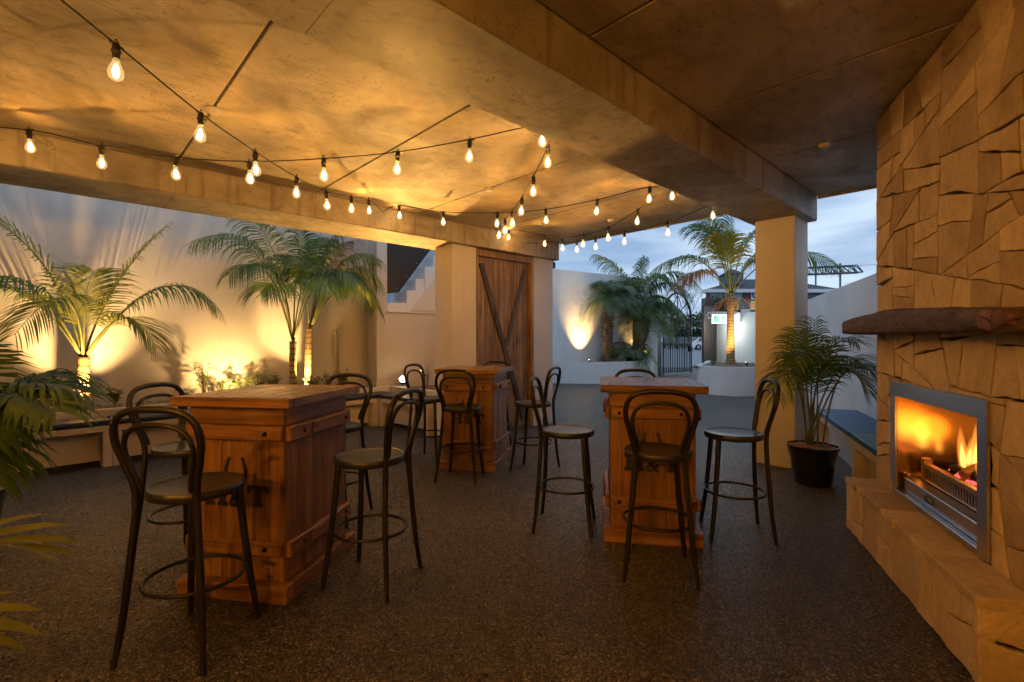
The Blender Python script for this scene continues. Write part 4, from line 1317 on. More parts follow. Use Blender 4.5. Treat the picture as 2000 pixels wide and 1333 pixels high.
# ------------------------------------------------------------------ bentwood stools
def smooth_path(pts, n):
    out = []
    k = len(pts)
    for i in range(k - 1):
        p0, p1, p2, p3 = [Vector(pts[max(0, min(k - 1, i + j))]) for j in (-1, 0, 1, 2)]
        for j in range(n):
            u = j / n
            out.append(0.5 * ((2 * p1) + (p2 - p0) * u + (2 * p0 - 5 * p1 + 4 * p2 - p3) * u * u + (3 * p1 - p0 - 3 * p2 + p3) * u ** 3))
    out.append(Vector(pts[-1]))
    return out
def make_stool():
    t = thing('bentwood_stool', 'x', 'stool', (0, 0, 0), 0, 'bentwood bar stools')
    MB().lathe([(0.0, 0.700), (0.185, 0.700), (0.199, 0.706), (0.203, 0.720), (0.203, 0.735), (0.198, 0.744), (0.190, 0.745), (0.184, 0.741), (0.150, 0.738), (0.125, 0.736), (0.08, 0.733), (0.0, 0.732)], 40).build('seat', M['seat'], t, smooth=35, world=False)
    half = [(-0.232, 0.208, 0.0), (-0.212, 0.186, 0.18), (-0.198, 0.168, 0.38), (-0.188, 0.150, 0.58), (-0.186, 0.142, 0.72), (-0.194, 0.150, 0.80), (-0.214, 0.178, 0.90), (-0.232, 0.197, 0.98), (-0.246, 0.190, 1.055), (-0.256, 0.150, 1.105), (-0.262, 0.080, 1.126)]
    pts = half + [(-0.263, 0, 1.130)] + [(a, -b, c) for a, b, c in reversed(half)]
    pp = smooth_path(pts, 4)
    rr = [0.0158 if p.z > 0.3 else 0.0130 + 0.0028 * p.z / 0.3 for p in pp]
    MB().tube(pp, rr, 10).build('back_frame', M['stool'], t, smooth=60, world=False)
    half = [(-0.186, 0.118, 0.760), (-0.196, 0.122, 0.80), (-0.214, 0.146, 0.88), (-0.228, 0.158, 0.95), (-0.240, 0.140, 1.015), (-0.248, 0.085, 1.052)]
    pts = half + [(-0.251, 0, 1.062)] + [(a, -b, c) for a, b, c in reversed(half)]
    MB().tube(smooth_path(pts, 4), 0.0115, 9).build('inner_hoop', M['stool'], t, smooth=60, world=False)
    for s in (-1, 1):
        MB().tube(smooth_path([(0.128, s * 0.122, 0.702), (0.142, s * 0.136, 0.5), (0.162, s * 0.158, 0.25), (0.192, s * 0.186, 0.0)], 3), [0.0185, 0.0185, 0.018, 0.018, 0.0175, 0.017, 0.0165, 0.016, 0.015, 0.014], 10).build('leg', M['stool'], t, smooth=60, world=False)
    MB().tube([(0.207 * math.cos(2 * math.pi * k / 36) - 0.008, 0.207 * math.sin(2 * math.pi * k / 36), 0.31) for k in range(36)], 0.0095, 8, closed=True).build('foot_ring', M['stool'], t, smooth=60, world=False)
    return t
st = make_stool()
ST = [(0.49, 2.71, 42, 'stool at the front of the nearest table, largest in view'),
      (1.36, 2.68, 122, 'stool on the aisle side of the nearest table, seat fully visible'),
      (0.63, 3.73, -54, 'stool on the bench side of the nearest table'),
      (1.63, 3.80, -140, 'stool half hidden behind the nearest table, before the bench'),
      (3.07, 4.02, 37, 'stool at the front of the barn-door table, covering the lettering'),
      (3.27, 4.88, -66, 'stool between barn-door table and the glaring lamp'),
      (3.85, 3.74, 112, 'stool beside the barn-door table on the yard side'),
      (4.23, 4.87, -145, 'stool behind the barn-door table, only its hoop showing'),
      (2.745, 1.58, 34, 'stool at the front of the fireside table, backlit'),
      (2.86, 2.41, -56, 'stool on the barn-door side of the fireside table'),
      (3.67, 1.49, 126, 'stool beside the fireside table facing away from the column'),
      (3.98, 2.50, -143, 'stool behind the fireside table, only its hoop showing')]
for i, (x, y, a, lab) in enumerate(ST):
    o = st if i == 0 else copy_tree(st)
    o.location = (x, y, 0)
    o.rotation_euler = (0, 0, R(a))
    o['label'] = 'dark bentwood ' + lab

# ------------------------------------------------------------------ festoon lights
def make_bulb():
    so = MB()
    so.lathe([(0.0, 0.072), (0.012, 0.070), (0.0165, 0.062), (0.0165, 0.040), (0.021, 0.036), (0.021, 0.030), (0.0155, 0.028), (0.0145, 0.0)], 14)
    so.box(-0.032, 0.032, -0.006, 0.006, 0.060, 0.068)
    so.tube([(0, 0, 0.07), (0.010, 0, 0.080), (0, 0, 0.090), (-0.010, 0, 0.080)], 0.003, 6, closed=True)
    gl = MB().lathe([(0.0125, 0.002), (0.0140, -0.012), (0.019, -0.028), (0.0275, -0.045), (0.0315, -0.062), (0.0300, -0.078), (0.0235, -0.091), (0.0125, -0.099), (0.0005, -0.101)], 20)
    fi = MB().lathe([(0.0005, -0.022), (0.004, -0.026), (0.0115, -0.045), (0.0135, -0.060), (0.0115, -0.074), (0.004, -0.082), (0.0005, -0.083)], 10)
    return so, gl, fi
so, gl, fi = make_bulb()
s_o = so.build('socket', M['black'], None, smooth=40)
g_o = gl.build('glass_bulb', M['bulb'], None, smooth=60)
f_o = fi.build('filament', M['filament'], None, smooth=60)
protos = [o.data for o in (s_o, g_o, f_o)]
for o in (s_o, g_o, f_o):
    bpy.data.objects.remove(o)
STR = [
 ('festoon light string running from overhead down the bed side', [(-1.6, 1.2, 3.05)], [(-1.0, 1.75, 2.88), (-0.6, 2.12, 2.80), (-0.2, 2.49, 2.72), (0.2, 2.86, 2.66), (0.6, 3.23, 2.6), (0.99, 3.6, 2.59), (1.39, 3.97, 2.6), (1.78, 4.33, 2.65), (2.19, 4.71, 2.77), (2.56, 5.06, 2.89)], [(2.98, 5.49, 3.02)]),
 ('long festoon light string sagging across the nearest ceiling panels', [(-0.70, 5.49, 3.0)], [(-0.14, 4.95, 2.83), (0.24, 4.58, 2.71), (0.63, 4.22, 2.63), (1.02, 3.85, 2.6), (1.41, 3.48, 2.62), (1.8, 3.12, 2.67), (2.18, 2.76, 2.76), (2.56, 2.4, 2.87)], [(2.66, 2.26, 2.93)]),
 ('short festoon light string receding from the big beam towards the door', [(2.54, 2.26, 2.98)], None, [(4.0, 4.55, 2.80)]),
 ('festoon light string crossing mid-ceiling above the barn-door table', [(2.99, 5.49, 3.05)], [(3.08, 5.29, 2.97), (3.36, 4.76, 2.84), (3.68, 4.15, 2.77), (3.95, 3.64, 2.76), (4.21, 3.14, 2.81), (4.46, 2.66, 2.89)], [(4.67, 2.26, 2.98)]),
 ('festoon light string receding along the yard side of the ceiling', [(4.40, 2.26, 2.93)], None, [(5.35, 5.0, 2.90), (5.5, 5.49, 3.0)]),
 ('festoon light string over the unseen end of the terrace', [(-2.0, 1.64, 3.0)], [(-1.95, 1.35, 2.86), (-1.9, 0.82, 2.74), (-1.86, 0.3, 2.67), (-1.82, -0.22, 2.64), (-1.78, -0.75, 2.66), (-1.74, -1.28, 2.72), (-1.7, -1.8, 2.82)], [(-1.68, -2.3, 3.0)]),
 ('outermost festoon light string hanging before the open sky', [(4.97, 5.49, 3.03)], [(4.98, 5.35, 2.99), (5.04, 4.67, 2.8), (5.09, 4.13, 2.65), (5.12, 3.84, 2.65), (5.15, 3.42, 2.66), (5.2, 2.86, 2.69), (5.25, 2.35, 2.8)], [(5.26, 2.26, 2.86)]),
]
STR[2][1].__len__()
C_B = [(2.68, 2.45, 2.76), (2.92, 2.835, 2.68), (3.16, 3.22, 2.635), (3.40, 3.60, 2.63), (3.60, 3.93, 2.64), (3.80, 4.25, 2.67)]
E_B = [(4.45, 2.4, 2.86), (4.60, 2.89, 2.725), (4.75, 3.38, 2.64), (4.90, 3.87, 2.66), (5.03, 4.33, 2.69)]
NB = 0
for i, (lab, start, bl, end) in enumerate(STR):
    if bl is None:
        bl = C_B if i == 2 else E_B
    t = thing('festoon_string', lab, 'string lights', tuple(bl[0]), 0, 'festoon light strings')
    knots = [Vector(p) for p in start] + [Vector(b) + Vector((0, 0, 0.121)) for b in bl] + [Vector(p) for p in end]
    MB().tube(smooth_path(knots, 4), 0.0042, 6).build('cable', M['cable'], t)
    for j, b in enumerate(bl):
        nx = bl[min(j + 1, len(bl) - 1)]
        pv = bl[max(j - 1, 0)]
        ang = math.atan2(nx[1] - pv[1], nx[0] - pv[0])
        # bulb centre (z of list) sits 0.055 below the socket mouth
        so_o = bpy.data.objects.new('lamp_holder', protos[0])
        C.objects.link(so_o)
        so_o.parent = t
        so_o.matrix_parent_inverse = base_matrix(t).inverted()
        so_o.location = (b[0], b[1], b[2] + 0.055)
        so_o.rotation_euler = (rnd.uniform(-0.06, 0.06), rnd.uniform(-0.06, 0.06), ang)
        for nm_, me in (('glass_bulb', protos[1]), ('filament', protos[2])):
            q = bpy.data.objects.new(nm_, me)
            C.objects.link(q)
            q.parent = so_o
        light('POINT', 'bulb_light', (b[0], b[1], b[2]), BULB_W, BULB_COL, None, radius=0.012)
        NB += 1

# smoke detectors on the ceiling
def detector(x, y, label):
    MBX = MB().lathe([(0.0, -0.034), (0.026, -0.034), (0.036, -0.028), (0.050, -0.012), (0.052, 0.0)], 20, (x, y, ZC - 0.001))
    tag(MBX.build('smoke_detector', M['detector'], smooth=35), label, 'smoke detector', 'ceiling smoke detectors')
detector(0.825, 4.01, 'round cream smoke detector beside the foremost festoon bulbs')
detector(3.44, 4.02, 'round cream smoke detector on the middle ceiling joint')
detector(4.75, 1.17, 'round smoke detector on the dark ceiling by the chimney')
detector(5.55, 3.9, 'small ceiling fitting near the slab edge over the yard')

# ------------------------------------------------------------------ palms
def frond(parent, base, ctrl, tip, n=34, leaf=0.42, wid=0.022, start=0.28, droop=0.5, stem_r=0.011, mats=('stem', 'leaf'), rng=None, fwd=0.55, vshape=0.25, name='frond', two=True):
    rng = rng or rnd
    base, ctrl, tip = Vector(base), Vector(ctrl), Vector(tip)
    def B(u):
        return base * (1 - u) ** 2 + ctrl * (2 * u * (1 - u)) + tip * u * u
    def T(u):
        return ((ctrl - base) * (2 * (1 - u)) + (tip - ctrl) * (2 * u)).normalized()
    mb = MB()
    K = 12
    mb.tube([B(i / K) for i in range(K + 1)], [stem_r * (1 - 0.85 * i / K) for i in range(K + 1)], 6, mi=0)
    plane = (tip - base).cross(Vector((0, 0, 1)))
    if plane.length < 0.05:
        plane = Vector((1, 0, 0))
    plane.normalize()
    for i in range(n):
        u = start + (1 - start) * (i + 0.5) / n
        p, tg = B(u), T(u)
        side = plane
        up = side.cross(tg).normalized()
        if up.z < 0:
            up = -up
        f = (u - start) / (1 - start)
        L = leaf * (0.45 + 0.75 * math.sin(math.pi * min(1, 0.16 + 0.80 * f))) * rng.uniform(0.88, 1.08)
        for s in (-1, 1):
            if rng.random() < 0.03:
                continue
            k = fwd + 0.5 * f + rng.uniform(-0.06, 0.06)
            d = (side * s + tg * k + up * (vshape + rng.uniform(-0.08, 0.08))).normalized()
            w = wid * (0.6 + 0.5 * math.sin(math.pi * (0.2 + 0.75 * f)))
            wd = tg.cross(d).cross(d)
            wd = (tg - d * tg.dot(d)).normalized() * w
            pts = []
            cur, dd = p.copy(), d.copy()
            seg = 4
            dr = droop * rng.uniform(0.8, 1.25)
            for q in range(seg + 1):
                pts.append(cur.copy())
                dd = (dd + Vector((0, 0, -dr * (0.25 + 0.35 * q)))).normalized()
                cur = cur + dd * (L / seg)
            ws_ = [0.35, 0.95, 1.0, 0.7, 0.05]
            vs_ = []
            for q in range(seg + 1):
                vs_ += [pts[q] - wd * (0.5 * ws_[q]), pts[q] + wd * (0.5 * ws_[q])]
            mb.add(vs_, [(2 * q, 2 * q + 1, 2 * q + 3, 2 * q + 2) for q in range(seg)], 1)
    return mb.build(name, [M[mats[0]], M[mats[1]]], parent, smooth=180)

def trunk(parent, pts, rad, m, name='trunk', n=14, bumps=0.04):
    pts = smooth_path(pts, 5)
    k = len(pts)
    rr = []
    for i in range(k):
        u = i / (k - 1) * (len(rad) - 1)
        a = int(min(u, len(rad) - 2))
        rr.append((rad[a] + (rad[a + 1] - rad[a]) * (u - a)) * (1 + bumps * math.sin(i * 2.1)))
    return MB().tube(pts, rr, n).build(name, m, parent, smooth=60)

# helper axes of the picture wall, used to spread fronds along the bed
def offs(c, a, b, z):
    """c + a along the bed + b away from the wall"""
    return Vector(c) + BD * a - BN * b + Vector((0, 0, z))

p1 = thing('kentia_palm', 'young kentia palm with one stout lit stem in the bed', 'palm', (0.24, 7.86, 0.56), 0, 'kentia palms in the bed')
lump((0.24, 7.86, 0.72), (0.105, 0.105, 0.14), 'husk', M['husk'], p1, 5)
trunk(p1, [(0.24, 7.86, 0.62), (0.235, 7.86, 0.95), (0.24, 7.86, 1.22)], [0.07, 0.065, 0.06], M['trunk'])
c = (0.24, 7.86, 1.18)  # the leaf_yel fronds below have the uplight's yellow painted in
F1 = [(-1.05, 0.0, 1.74, -0.22, 0.05, 1.45, 'leaf_yel'), (0.84, 0.05, 1.78, 0.20, 0.0, 1.0, 'leaf_yel'), (1.40, 0.35, 0.62, 0.75, 0.3, 1.55, 'leaf_dark'), (-1.15, 0.45, 0.55, -0.55, 0.35, 1.50, 'leaf'),
      (-0.62, 0.75, 0.30, -0.10, 0.55, 1.25, 'leaf_yel'), (0.02, 0.55, 1.05, -0.02, 0.15, 0.85, 'leaf_yel'), (0.62, 0.55, 0.15, 0.35, 0.3, 0.95, 'leaf_yel'), (-1.0, -0.1, 0.75, -0.5, 0.0, 1.15, 'leaf_dark')]
for i, (a, b, z, ca, cb, cz, lm) in enumerate(F1):
    frond(p1, offs(c, 0, 0.0, 0.0), offs(c, ca, cb, cz), offs(c, a, b, z), 44, 0.50, 0.019, 0.26, 0.34 if i not in (2, 3) else 0.66, 0.016, ('stem', lm))
mb = MB()
for k in range(6):
    a = rnd.uniform(-0.35, -0.08)
    mb.tube([offs(c, -0.05, 0.05, -0.55), offs(c, a * 0.7, 0.12, -0.35), offs(c, a, 0.14, -0.25 + rnd.uniform(-0.08, 0.08))], [0.008, 0.006, 0.002], 5)
mb.build('cut_stems', M['stem'], p1)

p2 = thing('kentia_palm', 'twin kentia palm clump with two thin trunks before the lit wall', 'palm', (2.92, 8.1, 0.56), 0, 'kentia palms in the bed')
trunk(p2, [(2.78, 8.08, 0.56), (2.77, 8.08, 0.95), (2.775, 8.08, 1.42)], [0.062, 0.055, 0.055], M['trunk'])
trunk(p2, [(3.06, 8.16, 0.56), (3.045, 8.16, 1.0), (3.06, 8.15, 1.62)], [0.068, 0.06, 0.058], M['trunk'])
cA, cB = (2.775, 8.08, 1.38), (3.06, 8.15, 1.58)  # yellower, brighter leaf colours below paint in the uplighting
F2 = [(cA, -1.50, 0.35, 1.35, -0.55, 0.15, 2.05, 'leaf'), (cA, -0.80, 0.20, 1.90, -0.22, 0.05, 1.75, 'leaf_yel'), (cA, -0.30, 0.75, 1.20, -0.10, 0.35, 1.65, 'leaf'), (cA, 0.30, 0.55, 1.65, 0.08, 0.15, 1.5, 'leaf'), (cA, -0.75, 0.60, 0.75, -0.3, 0.3, 1.25, 'leaf'), (cA, 0.10, 0.95, 0.80, 0.05, 0.55, 1.5, 'leaf_dark'),
      (cB, 0.45, 0.25, 1.75, 0.12, 0.1, 1.3, 'leaf_dark'), (cB, 1.15, 0.30, 1.25, 0.45, 0.1, 1.75, 'leaf_yel'), (cB, 1.20, 0.20, 0.35, 0.62, 0.15, 1.45, 'leaf_yel'), (cB, 0.75, 0.7, 0.55, 0.4, 0.4, 1.4, 'leaf_yel'), (cB, -0.25, 0.1, 1.75, -0.05, 0.0, 1.3, 'leaf_dark'), (cB, 0.35, 0.9, 0.75, 0.2, 0.5, 1.4, 'leaf_dark'), (cB, 0.85, -0.1, 1.65, 0.3, 0.0, 1.5, 'leaf_brown'),
      (cA, -1.10, 0.50, 0.95, -0.45, 0.25, 1.62, 'leaf'), (cA, 0.50, 0.80, 0.90, 0.22, 0.4, 1.5, 'leaf_dark'), (cB, 1.0, 0.55, 0.85, 0.45, 0.25, 1.6, 'leaf_yel'), (cB, -0.55, 0.65, 0.80, -0.2, 0.3, 1.45, 'leaf')]
for (c, a, b, z, ca, cb, cz, lm) in F2:
    frond(p2, c, offs(c, ca, cb, cz), offs(c, a, b, z), 46, 0.56, 0.019, 0.36, 0.72, 0.014, ('stem', lm))

def potted_palm(loc, r, h, label, palm_label, fr, seed, m='leaf_dark', leaf=0.36, wid=0.026, sc=1.0, n=26, fwd=0.55, droop=0.45):
    x, y = loc
    rg = random.Random(seed)
    pt = thing('plant_pot', label, 'plant pot', (x, y, 0), 0, 'black plant pots')
    MB().lathe([(0.0, 0.0), (r * 0.66, 0.0), (r * 0.72, 0.02), (r * 0.88, h * 0.70), (r * 0.93, h * 0.80), (r * 0.95, h * 0.83), (r * 0.95, h * 0.87), (r * 0.98, h * 0.90), (r * 1.0, h * 0.97), (r * 1.0, h), (r * 0.95, h), (r * 0.93, h * 0.93), (0.0, h * 0.92)], 36, (x, y, 0)).build('pot_body', M['pot'], pt, smooth=40)
    mb = MB()
    vs_, fs = [], []
    n_ = 22
    for i in range(6):
        for j in range(n_):
            a = 2 * math.pi * j / n_
            q = r * 0.925 * i / 5
            vs_.append((x + q * math.cos(a), y + q * math.sin(a), h * 0.93 + 0.02 * (1 - i / 5) + rg.uniform(0, 0.018)))
    for i in range(5):
        for j in range(n_):
            j2 = (j + 1) % n_
            fs.append((i * n_ + j, i * n_ + j2, (i + 1) * n_ + j2, (i + 1) * n_ + j))
    mb.add(vs_, fs)
    mb.build('mulch', M['mulch'], pt, smooth=60)
    pp = thing('potted_palm', palm_label, 'palm', (x, y, h), 0, 'potted palms')
    for (a, b, z, ca, cb, cz) in fr:
        base = Vector((x + rg.uniform(-0.07, 0.07), y + rg.uniform(-0.07, 0.07), h * 0.92))
        P_ = lambda u, v, w_: Vector((x, y, h)) + rt * (u * sc) - fw * (v * sc) + Vector((0, 0, w_ * sc))
        frond(pp, base, P_(ca, cb, cz), P_(a, b, z), n, leaf, wid, 0.42, droop, 0.011, ('stem', m), rg, fwd, vshape=0.35)
    return pp
potted_palm((5.49, 1.45), 0.228, 0.385, 'glossy black pot by the plastered column', 'potted kentia palm arching beside the chimney',
  [(-0.48, 0.25, 0.50, -0.22, 0.1, 1.20), (-0.40, 0.35, 0.80, -0.15, 0.1, 1.25), (0.02, 0.0, 1.25, -0.02, 0.0, 0.7), (0.45, 0.0, 1.02, 0.06, 0.0, 1.25), (0.62, 0.10, 0.62, 0.28, 0.05, 1.15), (0.30, 0.35, 0.55, 0.12, 0.2, 1.15), (-0.10, 0.35, 0.85, -0.10, 0.15, 0.75), (-0.20, 0.1, 1.12, -0.12, 0.0, 0.8), (0.20, -0.2, 0.95, 0.1, -0.1, 0.9), (0.58, -0.1, 0.80, 0.25, 0.0, 1.1)], 11, 'leaf', 0.32, 0.017, n=24)
potted_palm((-0.50, 5.02), 0.262, 0.385, 'black pot at the picture edge below the bench palm', 'dark potted palm spreading in from the picture edge',
  [(0.88, 0.20, 0.58, 0.35, 0.15, 0.95), (0.60, 0.35, 0.42, 0.25, 0.2, 1.0), (0.80, -0.1, 0.66, 0.3, 0.0, 0.95), (0.35, 0.4, 0.70, 0.1, 0.2, 0.85), (0.2, 0.6, 0.45, 0.1, 0.35, 0.9), (0.55, 0.3, 0.18, 0.35, 0.25, 0.75), (-0.5, 0.3, 0.6, -0.2, 0.2, 0.95), (0.35, -0.5, 0.75, 0.1, -0.2, 0.85), (-0.2, -0.2, 1.0, 0.0, 0.0, 0.7)], 12, 'leaf_dark', 0.40, 0.032, n=26)
potted_palm((-0.72, 2.75), 0.22, 0.36, 'black pot beyond the picture edge beside the camera', 'near potted palm poking yellow-green leaf tips into the picture edge',
  [(0.70, 0.1, 0.36, 0.36, 0.05, 0.55), (0.74, 0.0, 0.13, 0.4, 0.0, 0.36), (0.68, 0.05, -0.14, 0.4, 0.05, 0.12), (0.66, -0.25, 0.30, 0.35, -0.1, 0.5), (-0.2, 0.0, 0.8, 0.0, 0.0, 0.7), (0.2, 0.3, 0.9, 0.05, 0.1, 0.8)], 13, 'leaf_yel', 0.26, 0.042, n=5, fwd=2.4, droop=0.12)

# ------------------------------------------------------------------ shrubs in the beds
def shrub(x, y, z, h, spread, label, seed, m='shrub', n=70, leaf=0.045, cat='shrub', group=None, name='shrub'):
    rg = random.Random(seed)
    t = thing(name, label, cat, (x, y, z), 0, group)
    st_, lf = MB(), MB()
    for k in range(max(4, n // 14)):
        a = rg.uniform(0, 6.28)
        q = spread * rg.uniform(0.2, 1.0)
        top = Vector((x + q * math.cos(a), y + q * math.sin(a) * 0.7, z + h * rg.uniform(0.6, 1.05)))
        mid = Vector((x + q * 0.45 * math.cos(a), y + q * 0.35 * math.sin(a), z + h * 0.45))
        base = Vector((x, y, z))
        st_.tube([base, mid, top], [0.005, 0.004, 0.0015], 5)
        for j in range(14):
            u = rg.uniform(0.3, 1.0)
            p = base.lerp(mid, u * 2) if u < 0.5 else mid.lerp(top, u * 2 - 1)
            b = rg.uniform(0, 6.28)
            d = Vector((math.cos(b), math.sin(b), rg.uniform(0.0, 0.9))).normalized()
            s = d.cross(Vector((0, 0, 1))).normalized()
            L = leaf * rg.uniform(0.7, 1.3)
            w = L * 0.17
            dr = Vector((0, 0, -L * 0.25))
            lf.add([p, p + d * L * 0.5 + s * w, p + d * L + dr, p + d * L * 0.5 - s * w], [(0, 1, 2, 3)])
    st_.build('stems', M['twig'], t)
    lf.build('leaves', M[m], t)
    return t
for i, (s, t, h, sp, lab) in enumerate([
    (0.20, 0.80, 0.30, 0.14, 'small golden shrub right of the stout palm'),
    (0.95, 0.75, 0.22, 0.14, 'low green shrub behind the rear stool hoop'),
    (1.22, 0.92, 0.62, 0.18, 'tallest leafy shrub at the edge of the light pool'),
    (1.48, 0.95, 0.36, 0.22, 'bright shrub glowing over the wall lamp'),
    (1.72, 0.90, 0.36, 0.20, 'second bright shrub in the light pool'),
    (1.98, 0.95, 0.46, 0.18, 'upright shrub in the light pool, towards the twin palm'),
    (2.18, 0.95, 0.36, 0.14, 'thin shrub leaning beside the twin palm'),
    (2.45, 0.70, 0.20, 0.12, 'low tuft at the foot of the twin palm'),
    (2.74, 0.75, 0.26, 0.14, 'tuft catching the glare between twin trunks'),
    (3.02, 0.80, 0.36, 0.20, 'shaded shrub right of the twin palm'),
    (3.32, 0.80, 0.34, 0.20, 'shaded shrub below the garden tap')]):
    p = bed(s, t, 0.56)
    shrub(p.x, p.y, 0.57, h, sp, lab, 40 + i, n=170 if h > 0.25 else 90, leaf=0.06, group='shrubs in the bed')
shrub(4.95, 7.50, 0.57, 0.42, 0.10, 'slim dark shrub behind the lamp by the stair wall', 71, n=60, group='shrubs in the bed')
shrub(4.95, 6.95, 0.57, 0.38, 0.16, 'lit yellow-green shrub against the column corner', 72, n=110, group='shrubs in the bed')

# garden tap with its pipe on the wall
tap = thing('garden_tap', 'pale pipe and tap fixed to the golden wall', 'tap', tuple(bed(3.40, 1.10, 0.6)))
b0 = bed(3.42, 1.135, 0)
MB().tube([(b0.x, b0.y, 0.56), (b0.x, b0.y, 1.52), (b0.x, b0.y - 0.01, 1.58), (b0.x - 0.04, b0.y - 0.02, 1.63), (b0.x - 0.09, b0.y - 0.03, 1.61), (b0.x - 0.09, b0.y - 0.03, 1.55)], 0.017, 8).build('pipe', M['pipe'], tap, smooth=60)
MB().tube([(b0.x - 0.09, b0.y - 0.03, 1.56), (b0.x - 0.10, b0.y - 0.04, 1.2), (b0.x - 0.05, b0.y - 0.03, 0.95), (b0.x, b0.y - 0.02, 0.85)], 0.013, 8).build('hose', M['pipe'], tap, smooth=60)
MB().lathe([(0.0, -0.05), (0.028, -0.05), (0.032, 0.0), (0.022, 0.03), (0.0, 0.03)], 12, (b0.x - 0.09, b0.y - 0.03, 1.58)).build('tap_body', M['pipe'], tap, smooth=50)

# ------------------------------------------------------------------ garden spotlights
def spot(loc, target, energy, label, size=70, blend=0.8, col=UP_COL, radius=0.03, head=0.038, group='garden spotlights'):
    loc, target = Vector(loc), Vector(target)
    t = thing('garden_spotlight', label, 'spotlight', (loc.x, loc.y, loc.z - 0.10), 0, group)
    d = (target - loc).normalized()
    rot = d.to_track_quat('Z', 'Y').to_matrix()
    MB().lathe([(0.0, -0.085), (head * 0.7, -0.085), (head * 0.8, -0.07), (head, -0.02), (head, 0.012), (head * 0.86, 0.012), (head * 0.84, -0.004), (0.0, -0.004)], 18, loc, tf=rot).build('housing', M['black'], t, smooth=40)
    MB().lathe([(head * 0.82, 0.0), (head * 0.7, head * 0.35), (head * 0.4, head * 0.6), (0.0, head * 0.7)], 14, loc, tf=rot).build('lens', M['lens'], t, smooth=60)
    MB().tube([(loc.x, loc.y, loc.z - 0.16), loc - d * 0.06], 0.008, 6).build('stake', M['black'], t)
    light('SPOT', 'spot_beam', loc + d * (head * 0.75 + 0.01), energy, col, t, target, size, blend, radius)
    return t
l1 = bed(-0.08, 0.56, 0.68)
spot(l1, offs((0.24, 7.86, 1.75), -0.05, -0.25, 0), 320, 'black spotlight aimed up the stout palm', 95, 0.9)
l2 = bed(1.60, 0.56, 0.64)
spot(l2, bed(1.52, 1.165, 1.22), 150, 'spotlight hidden in the bright shrubs washing the wall', 120, 0.9)
l3 = bed(2.62, 0.72, 0.70)
spot(l3, bed(2.62, 0.95, 2.6), 330, 'spotlight glaring at the twin palm trunks', 100, 0.9)
l4 = Vector((4.60, 7.78, 0.72))
spot(l4, (3.2, 5.0, 3.1), 1000, 'glaring round spotlight on the curb beyond the bench corner', 80, 0.7, col=(1.0, 0.50, 0.11), head=0.08)

# ------------------------------------------------------------------ the yard: walls, planters, gate
mb = MB()
wall_box(mb, (9.0, 11.43), (17.35, 9.98), 0, 3.85, 0, 0.2)
tag(mb.build('yard_wall', M['planter']), 'tall pale wall of the entrance yard', 'wall')
def curved_planter(name, pts, z, label, t=0.14):
    o = thing(name, label, 'planter', (pts[0][0], pts[0][1], 0), 0, 'white curved planters')
    pp = smooth_path([(x, y, 0) for x, y in pts], 8)
    vs_, fs = [], []
    k = len(pp)
    for i, p in enumerate(pp):
        tg = (pp[min(i + 1, k - 1)] - pp[max(i - 1, 0)]).normalized()
        nn = Vector((-tg.y, tg.x, 0)) * t
        for q in (p, p + nn):
            vs_ += [Vector((q.x, q.y, 0)), Vector((q.x, q.y, z))]
    for i in range(k - 1):
        a, b = i * 4, (i + 1) * 4
        fs += [(a, b, b + 1, a + 1), (a + 1, b + 1, b + 3, a + 3), (a + 3, b + 3, b + 2, a + 2)]
    fs += [(0, 1, 3, 2), (4 * k - 4, 4 * k - 2, 4 * k - 1, 4 * k - 3)]
    MB().add(vs_, fs).build('wall_ring', M['planter'], o, smooth=30)
    return o, pp
plL, ppL = curved_planter('yard_planter', [(12.2, 10.85), (12.55, 10.25), (13.1, 9.65), (13.9, 9.25), (14.8, 9.20), (15.8, 9.42), (16.8, 9.9), (17.3, 10.05)], 0.72, 'low curved white planter under the tall yard wall')
MB().add([(12.3, 10.9, 0.64)] + [(p.x, p.y + 0.05, 0.64) for p in ppL] + [(17.3, 10.1, 0.64)], [tuple(range(len(ppL) + 2))]).build('soil', M['soil'], plL)
plR, ppR = curved_planter('yard_planter', [(16.5, 5.45), (15.0, 4.75), (13.55, 4.55), (12.75, 5.0), (12.60, 5.6), (12.9, 6.15), (13.6, 6.55), (14.6, 6.85), (16.5, 7.6)][::-1], 0.74, 'low rounded white planter holding the lit palm')
MB().add([(p.x + 0.02, p.y, 0.68) for p in ppR], [tuple(range(len(ppR)))]).build('soil', M['soil'], plR)
pebbles('planter_gravel', lambda a, b: (12.95 + 3.2 * a, 4.9 + 1.5 * b + 0.35 * a), 2600, 'grey gravel around the lit palm', 0.69, (0.02, 0.05))

mb = MB().box(17.42, 18.32, 10.35, 10.85, 0, 3.05)
tag(mb.build('gate_pillar', M['pillar_grey'], bevel=0.01), 'charcoal gate pillar beside the curved planter', 'pillar', 'gate pillars')
mb = MB().box(21.45, 22.75, 10.0, 10.12, 0, 3.03)
tag(mb.build('gate_pillar', M['pillar'], bevel=0.01), 'dark brown gate pillar beside the exit sign', 'pillar', 'gate pillars')
gate = thing('iron_gate', 'black wrought iron gate with arched top', 'gate', (19.4, 10.25, 0))
gx0, gx1, gy0, gy1 = 18.42, 20.50, 10.34, 10.15
def gp(u, z):
    return Vector((gx0 + (gx1 - gx0) * u, gy0 + (gy1 - gy0) * u, z))
def gtop(u):
    return 2.30 + 1.18 * math.sqrt(max(0.0, 1 - (2 * u - 1) ** 2))
MB().tube([gp(k / 24, gtop(k / 24)) for k in range(25)], 0.045, 8).build('arch', M['gate'], gate, smooth=60)
